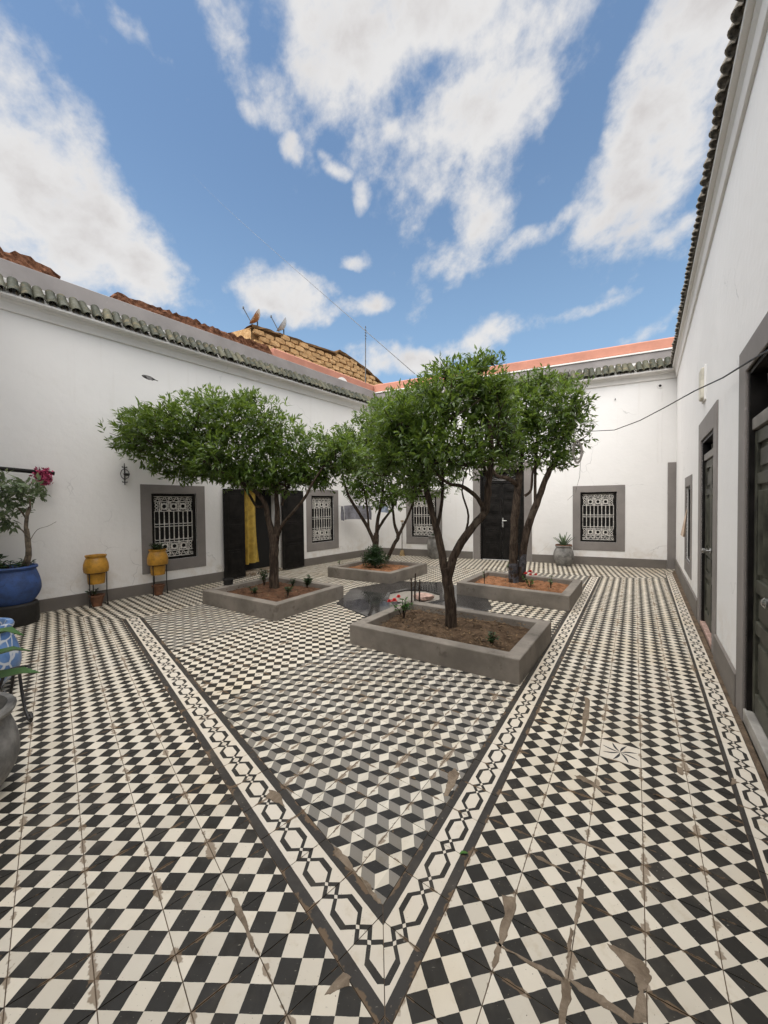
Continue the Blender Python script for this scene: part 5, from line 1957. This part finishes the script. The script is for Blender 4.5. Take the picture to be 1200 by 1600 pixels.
# pole with bougainvillea
pl = MB()
pl.tube([on_L(-2.75, 0.16, 1.98), on_L(-2.25, 0.14, 1.955), on_L(-1.74, 0.12, 1.925)], 0.028, 10)
o = pl.build('pole', 'black_wood'); tag(o, 'black wooden pole fixed along the left wall above the small tree', 'pole')
bo = empty('bougainvillea', on_L(-1.86, 0.15, 1.90)); tag(bo, 'cluster of pink bougainvillea flowers tied to the black pole', 'flowers')
n = 420
Pn = np.clip(rng.normal(size=(n, 3)), -1.6, 1.6) * np.array([0.05, 0.04, 0.062]) + np.array([0, 0, -0.03])
leaf_object('petals', Pn, rng.normal(size=(n, 3)), rng.normal(size=(n, 3)), rng.uniform(0.03, 0.05, n), rng.uniform(0.025, 0.035, n), rng.random(n), 'pink_petal', bo)
MB().tube([(-0.08, 0.02, 0.07), (-0.085, 0.03, -0.02), (-0.07, 0.02, -0.11), (-0.01, 0.02, -0.12), (0.05, 0.02, -0.10)], 0.006, 6).build('stem', 'bark_pale', bo)

# wrought iron sconce
sc_ = empty('wall_sconce', on_L(-0.90, 0.03, 1.97), LW.rotation_euler.z); tag(sc_, 'wrought iron wall ornament left of the first window', 'sconce')
MB().tube([(0, 0, -0.17), (0, 0.01, 0), (0, 0, 0.17)], [0.007, 0.011, 0.005], 8).build('rod', 'black_iron', sc_)
for z_ in (0.11, -0.125):
    for sx in (-1, 1):
        MB().tube([(0, 0, z_), (sx * 0.02, 0.004, z_ - 0.006), (sx * 0.034, 0.006, z_ + 0.004)], [0.006, 0.006, 0.011], 6).build('bud', 'black_iron', sc_)
for sx in (-1, 1):
    MB().tube([(0, 0, -0.09), (sx * 0.045, 0.015, -0.05), (sx * 0.06, 0.025, 0.0), (sx * 0.045, 0.015, 0.05), (0, 0, 0.09)], 0.005, 6).build('scroll', 'black_iron', sc_)
MB().lathe([(0.001, 0), (0.03, 0), (0.04, 0.03), (0.034, 0.04), (0.001, 0.03)], 14).build('cup', 'black_iron', sc_).location = (-0.012, 0.045, -0.03)

# washing on a line
q0, q1 = on_L(3.55, 0.10, 1.42), Vector((AB[0] - DB[0] * 6.3 + NB[0] * 0.12, AB[1] - DB[1] * 6.3 + NB[1] * 0.12, 1.42))
ln_ = MB().tube([q0 + (q1 - q0) * t + Vector((0, 0, -0.05 * sin(pi * t))) for t in np.linspace(0, 1, 12)], 0.003, 5).build('washing_line', 'wire_grey')
tag(ln_, 'thin washing line stretched across the far left corner', 'line')


def sheet(name, label, cat, mat, a, b2, drop, sleeves=0.0, fold=0.02):
    d = (b2 - a); L = d.length; d.normalize(); nrm = Vector((d.y, -d.x, 0))
    mb = MB()
    nx, nz = 22, 12
    def grid(x0_, x1_, z0_, z1_, ph):
        V, F = [], []
        for side in (0, 0.006):
            for j in range(nz + 1):
                for i in range(nx + 1):
                    s_, t = i / nx, j / nz
                    x = x0_ + (x1_ - x0_) * s_
                    zv = z0_ + (z1_ - z0_) * t
                    y = fold * sin(s_ * 9 + t * 3 + ph) * (1 - 0.4 * t) + 0.5 * fold * sin(s_ * 21 - t * 6 + ph) + side
                    V.append(a + d * x + nrm * y + Vector((0, 0, zv + 0.01 * sin(s_ * 5))))
        K = (nx + 1) * (nz + 1)
        for j in range(nz):
            for i in range(nx):
                q = j * (nx + 1) + i
                F += [(q, q + 1, q + nx + 2, q + nx + 1), (K + q, K + q + nx + 1, K + q + nx + 2, K + q + 1)]
        return V, F
    mb.add(*grid(0.0, L, 0.0, -drop, 0))
    o = mb.build(name, mat, None, smooth=True, fix=False)
    tag(o, label, cat)
    if sleeves:
        for x0_, x1_ in ((-sleeves, -0.012), (L + 0.012, L + sleeves)):
            m2 = MB(); m2.add(*grid(x0_, x1_, -0.02, -drop * 1.05, 2)); m2.build('sleeve', mat, o, smooth=True, fix=False)
    return o


sheet('shirt', 'grey long sleeved shirt hanging on the washing line', 'shirt', 'cloth_grey', q0 + (q1 - q0) * 0.12, q0 + (q1 - q0) * 0.50, 0.36, 0.09)
sheet('towel', 'small pale blue cloth on the washing line behind the thin stems', 'cloth', 'cloth_blue', q0 + (q1 - q0) * 0.66, q0 + (q1 - q0) * 0.84, 0.20)

# broom and pots by the back wall
def on_B(x, d, z):
    p = AB - DB * x + NB * d
    return Vector((p[0], p[1], z))


br = empty('broom', on_B(6.18, 0.10, 0)); tag(br, 'broom leaning on the back wall left of the far grilled window', 'broom')
MB().tube([(0, 0, 0.12), (0.01, 0.02, 0.95)], [0.013, 0.013], 8).build('handle', 'bark_pale', br)
MB().box((0, 0, 0.075), (0.16, 0.06, 0.15), None, 0, 0.55).build('bristles', 'straw', br)
MB().box((0.012, 0.02, 0.97), (0.09, 0.035, 0.04)).build('cap', 'straw', br, bevel=0.006)
ur = empty('urn', on_B(5.20, 0.24, 0)); tag(ur, 'tall grey clay urn under the far left grilled window', 'urn')
MB().lathe(pot_profile(0.60, 0.13, 0.20, 0.15, 0.165, 0.62), 30, wob=0.01).build('body', 'grey_clay', ur, smooth=True)
small_plant(tuple(on_B(5.20, 0.24, 0.50)), 'sparse sprig growing in the tall grey urn', 0.18, 0.12, 26, ll=(0.05, 0.08), name='potted_plant', group=None)
ap = empty('clay_pot', on_B(2.14, 0.26, 0)); tag(ap, 'round grey clay pot with aloe by the back wall', 'pot')
MB().lathe(pot_profile(0.46, 0.15, 0.215, 0.155, 0.175, 0.55), 32, wob=0.012).build('body', 'grey_clay', ap, smooth=True)
rgm = MB().lathe([(0.155, 0), (0.172, 0.0), (0.172, 0.025), (0.155, 0.025), (0.155, 0.0)], 28).build('rim_band', 'terracotta', ap, smooth=True)
rgm.location = (0, 0, 0.452)


def blade(pts, w, th, name, mat, parent):
    """long fleshy leaf: tapered, channelled blade along a curve"""
    pts = [Vector(p) for p in pts]
    n = len(pts); V, F = [], []
    up = Vector((0, 0, 1))
    for i, p in enumerate(pts):
        t = (pts[min(i + 1, n - 1)] - pts[max(i - 1, 0)]).normalized()
        s_ = t.cross(up)
        if s_.length < 0.05: s_ = Vector((1, 0, 0))
        s_.normalize(); nn = s_.cross(t)
        k = w[i] / 2
        V += [p - s_ * k + nn * k * 0.35, p - nn * th * 0.5, p + s_ * k + nn * k * 0.35, p + nn * th * 0.5]
    for i in range(n - 1):
        for k in range(4):
            F.append((i * 4 + k, i * 4 + (k + 1) % 4, (i + 1) * 4 + (k + 1) % 4, (i + 1) * 4 + k))
    F += [(0, 1, 2, 3), tuple((n - 1) * 4 + k for k in (3, 2, 1, 0))]
    o = MB().add(V, F).build(name, mat, parent, smooth=True)
    a = o.data.attributes.new('rnd', 'FLOAT', 'FACE')
    a.data.foreach_set('value', np.full(len(o.data.polygons), random.random(), dtype=np.float32))
    return o


al = empty('aloe', on_B(2.14, 0.26, 0.40)); tag(al, 'spiky aloe plant in the round grey pot by the back wall', 'plant')
for k in range(16):
    a = k * 2.4; lean = 0.06 + 0.16 * (k / 16); h_ = 0.34 - 0.15 * (k / 16) + random.uniform(-.03, .03)
    d = Vector((cos(a), sin(a), 0))
    blade([d * 0.02, d * lean * 0.5 + Vector((0, 0, h_ * 0.5)), d * lean * 1.0 + Vector((0, 0, h_ * 0.85)), d * lean * 1.25 + Vector((0, 0, h_))], [0.045, 0.04, 0.022, 0.003], 0.012, 'leaf', 'leaf_aloe', al)

# near left: grey pot and painted blue pot, iron stand
gp = empty('clay_pot', (-2.17, 1.70, 0)); tag(gp, 'large weathered grey pot at the left edge close to the camera', 'pot')
MB().lathe(pot_profile(0.435, 0.20, 0.285, 0.235, 0.270, 0.45, 0.03), 40, wob=0.012).build('body', 'grey_clay', gp, smooth=True)
MB().lathe([(0.001, 0.345), (0.212, 0.345), (0.21, 0.357), (0.001, 0.365)], 24).build('soil', 'soil_dark', gp)
ag = empty('strap_plant', (-2.17, 1.73, 0.36)); tag(ag, 'broad green strap leaves growing from the near grey pot', 'plant')
for tip, w_ in (((0.30, 0.19, 0.20), 0.13), ((0.27, 0.14, 0.42), 0.11), ((0.20, 0.24, 0.30), 0.10), ((0.05, -0.22, 0.22), 0.06), ((-0.25, 0.1, 0.26), 0.06), ((-0.1, -0.2, 0.3), 0.055), ((-0.05, 0.25, 0.34), 0.055), ((0.24, -0.14, 0.22), 0.055)):
    t = Vector(tip)
    pk = Vector((t.x * 0.5, t.y * 0.5, t.z * 1.05))
    blade([Vector((0, 0, 0)), Vector((t.x * 0.22, t.y * 0.22, t.z * 0.75)), pk, Vector((t.x * 0.8, t.y * 0.8, t.z * 1.08)), t], [0.03, w_ * 0.85, w_, w_ * 0.7, 0.004], 0.006, 'leaf', 'leaf_strap', ag)
pb = empty('painted_pot', (-3.24, 2.74, 0)); tag(pb, 'light blue pot with white painted lines behind the near grey pot', 'pot')
MB().lathe([(r, z_ + 0.03) for r, z_ in pot_profile(0.50, 0.20, 0.305, 0.235, 0.265, 0.40, 0.035)], 40).build('body', 'painted_blue_white', pb, smooth=True)
MB().lathe([(0.001, 0.43), (0.215, 0.43), (0.21, 0.445), (0.001, 0.45)], 24).build('soil', 'soil_dark', pb)
sp = empty('sprig', (-3.17, 2.76, 0.46)); tag(sp, 'thin pale curling stems in the painted blue pot', 'plant')
for k in range(5):
    a = k * 1.3
    MB().tube([(0.05 * cos(a), 0.05 * sin(a), -0.02), (0.10 * cos(a), 0.10 * sin(a), 0.08), (0.13 * cos(a + .4), 0.13 * sin(a + .4), 0.12), (0.12 * cos(a + .8), 0.12 * sin(a + .8), 0.07)], [0.006, 0.005, 0.004, 0.003], 6).build('stem', 'leaf_pale', sp)
isd = empty('iron_stand', (-2.62, 2.52, 0)); tag(isd, 'low wrought iron plant stand with scroll foot between the two near pots', 'stand')
for k, a in enumerate((radians(-32), radians(150), radians(238))):
    d = Vector((cos(a), sin(a), 0))
    pts = [d * 0.06 + Vector((0, 0, 0.30)), d * 0.10 + Vector((0, 0, 0.18)), d * 0.16 + Vector((0, 0, 0.07)), d * 0.23 + Vector((0, 0, 0.022)), d * 0.285 + Vector((0, 0, 0.025)), d * 0.305 + Vector((0, 0, 0.055)), d * 0.285 + Vector((0, 0, 0.075)), d * 0.268 + Vector((0, 0, 0.06))]
    MB().tube(pts, 0.009, 8).build('leg', 'black_iron', isd, smooth=True)
MB().tube([(0.065 * cos(t), 0.065 * sin(t), 0.30) for t in np.linspace(0, 2 * pi, 20)], 0.008, 6).build('hoop', 'black_iron', isd)

# cable from the right wing to the tree, with a coil of wire hanging in the branches
def on_R(s_, d, z):
    p = AR + DR * s_ + NR * d
    return Vector((p[0], p[1], z))


c0, c1 = at(918, 674, 5.6), on_R(-7.35, 0.02, 2.50)
mid = [at(960, 672, 5.2), at(1000, 657, 4.6), at(1040, 636, 4.0), at(1085, 611, 3.35), at(1130, 590, 2.72), at(1170, 565, 2.10)]
cb = MB().tube([c0] + mid + [at(1200, 548, 1.74), at(1250, 520, 1.42)], 0.0055, 6).build('cable', 'cable_black', None, smooth=True)
tag(cb, 'black cable sagging from the right door across to the tree', 'cable')
wc = empty('wire_coil', at(902, 706, 5.45)); tag(wc, 'loose coil of grey wire hanging in the branches of the right tree', 'wire')
for k in range(9):
    a = random.uniform(-0.6, 0.6); w_ = random.uniform(0.05, 0.11); h_ = random.uniform(0.11, 0.19)
    pts = [(w_ * cos(t) * cos(a) + random.gauss(0, .004), w_ * cos(t) * sin(a), h_ * sin(t)) for t in np.linspace(0, 2 * pi, 22)]
    MB().tube(pts, 0.0055, 5, cap=False).build('loop', 'wire_pale', wc)
MB().tube([(0.05, 0, -0.12), (0.20, 0.3, -0.35), (0.45, 0.9, -0.60), (0.75, 1.75, -0.72)], 0.003, 5).build('loose_end', 'wire_grey', wc)

# a bird crossing in front of the left wall
bd = empty('bird', at(232, 590, 5.0)); tag(bd, 'small dark bird flying past the left wall above the tree', 'bird')
bm_ = MB()
prof = [(-0.085, 0.002), (-0.07, 0.014), (-0.03, 0.026), (0.01, 0.028), (0.05, 0.018), (0.085, 0.006), (0.12, 0.002)]
n = 10
V, F = [], []
for x, r in prof:
    for k in range(n):
        an = 2 * pi * k / n
        V.append((x, r * cos(an) * 0.9, r * sin(an)))
for i in range(len(prof) - 1):
    for k in range(n):
        F.append((i * n + k, i * n + (k + 1) % n, (i + 1) * n + (k + 1) % n, (i + 1) * n + k))
bm_.add(V, F)
body = bm_.build('body', 'bird_dark', bd, smooth=True)
for sy in (-1, 1):
    w_ = MB()
    w_.add([(-0.03, sy * 0.015, 0.012), (0.035, sy * 0.015, 0.012), (0.09, sy * 0.10, -0.015), (0.02, sy * 0.11, -0.012), (-0.03, sy * 0.015, 0.018), (0.035, sy * 0.015, 0.016), (0.09, sy * 0.10, -0.012), (0.02, sy * 0.11, -0.007)],
           [(0, 1, 2, 3), (7, 6, 5, 4), (0, 4, 5, 1), (1, 5, 6, 2), (2, 6, 7, 3), (3, 7, 4, 0)])
    w_.build('wing', 'bird_dark', bd)
bd.rotation_euler = (0.3, 0.28, 0.35)

# green leaf fallen on the border strip, and a few dry ones
for x, y, mat, lb in ((718, 1335, 'leaf_strap', 'single fresh green leaf fallen on the patterned border strip'), (1020, 1242, 'dry_leaf', 'curled dry leaf on the checked floor near the right wall'), (640, 1215, 'dry_leaf', 'small dry leaf on the tumbling block tiles')):
    o = blade([(0, 0, 0.002), (0.012, 0.002, 0.005), (0.026, 0, 0.004), (0.036, -0.002, 0.003)], [0.003, 0.013, 0.011, 0.001], 0.0015, 'fallen_leaf', mat, None)
    o.location = tuple(gnd(x, y, 0.001)); o.rotation_euler = (0, 0, random.uniform(-0.6, 0.3))
    tag(o, lb, 'leaf')
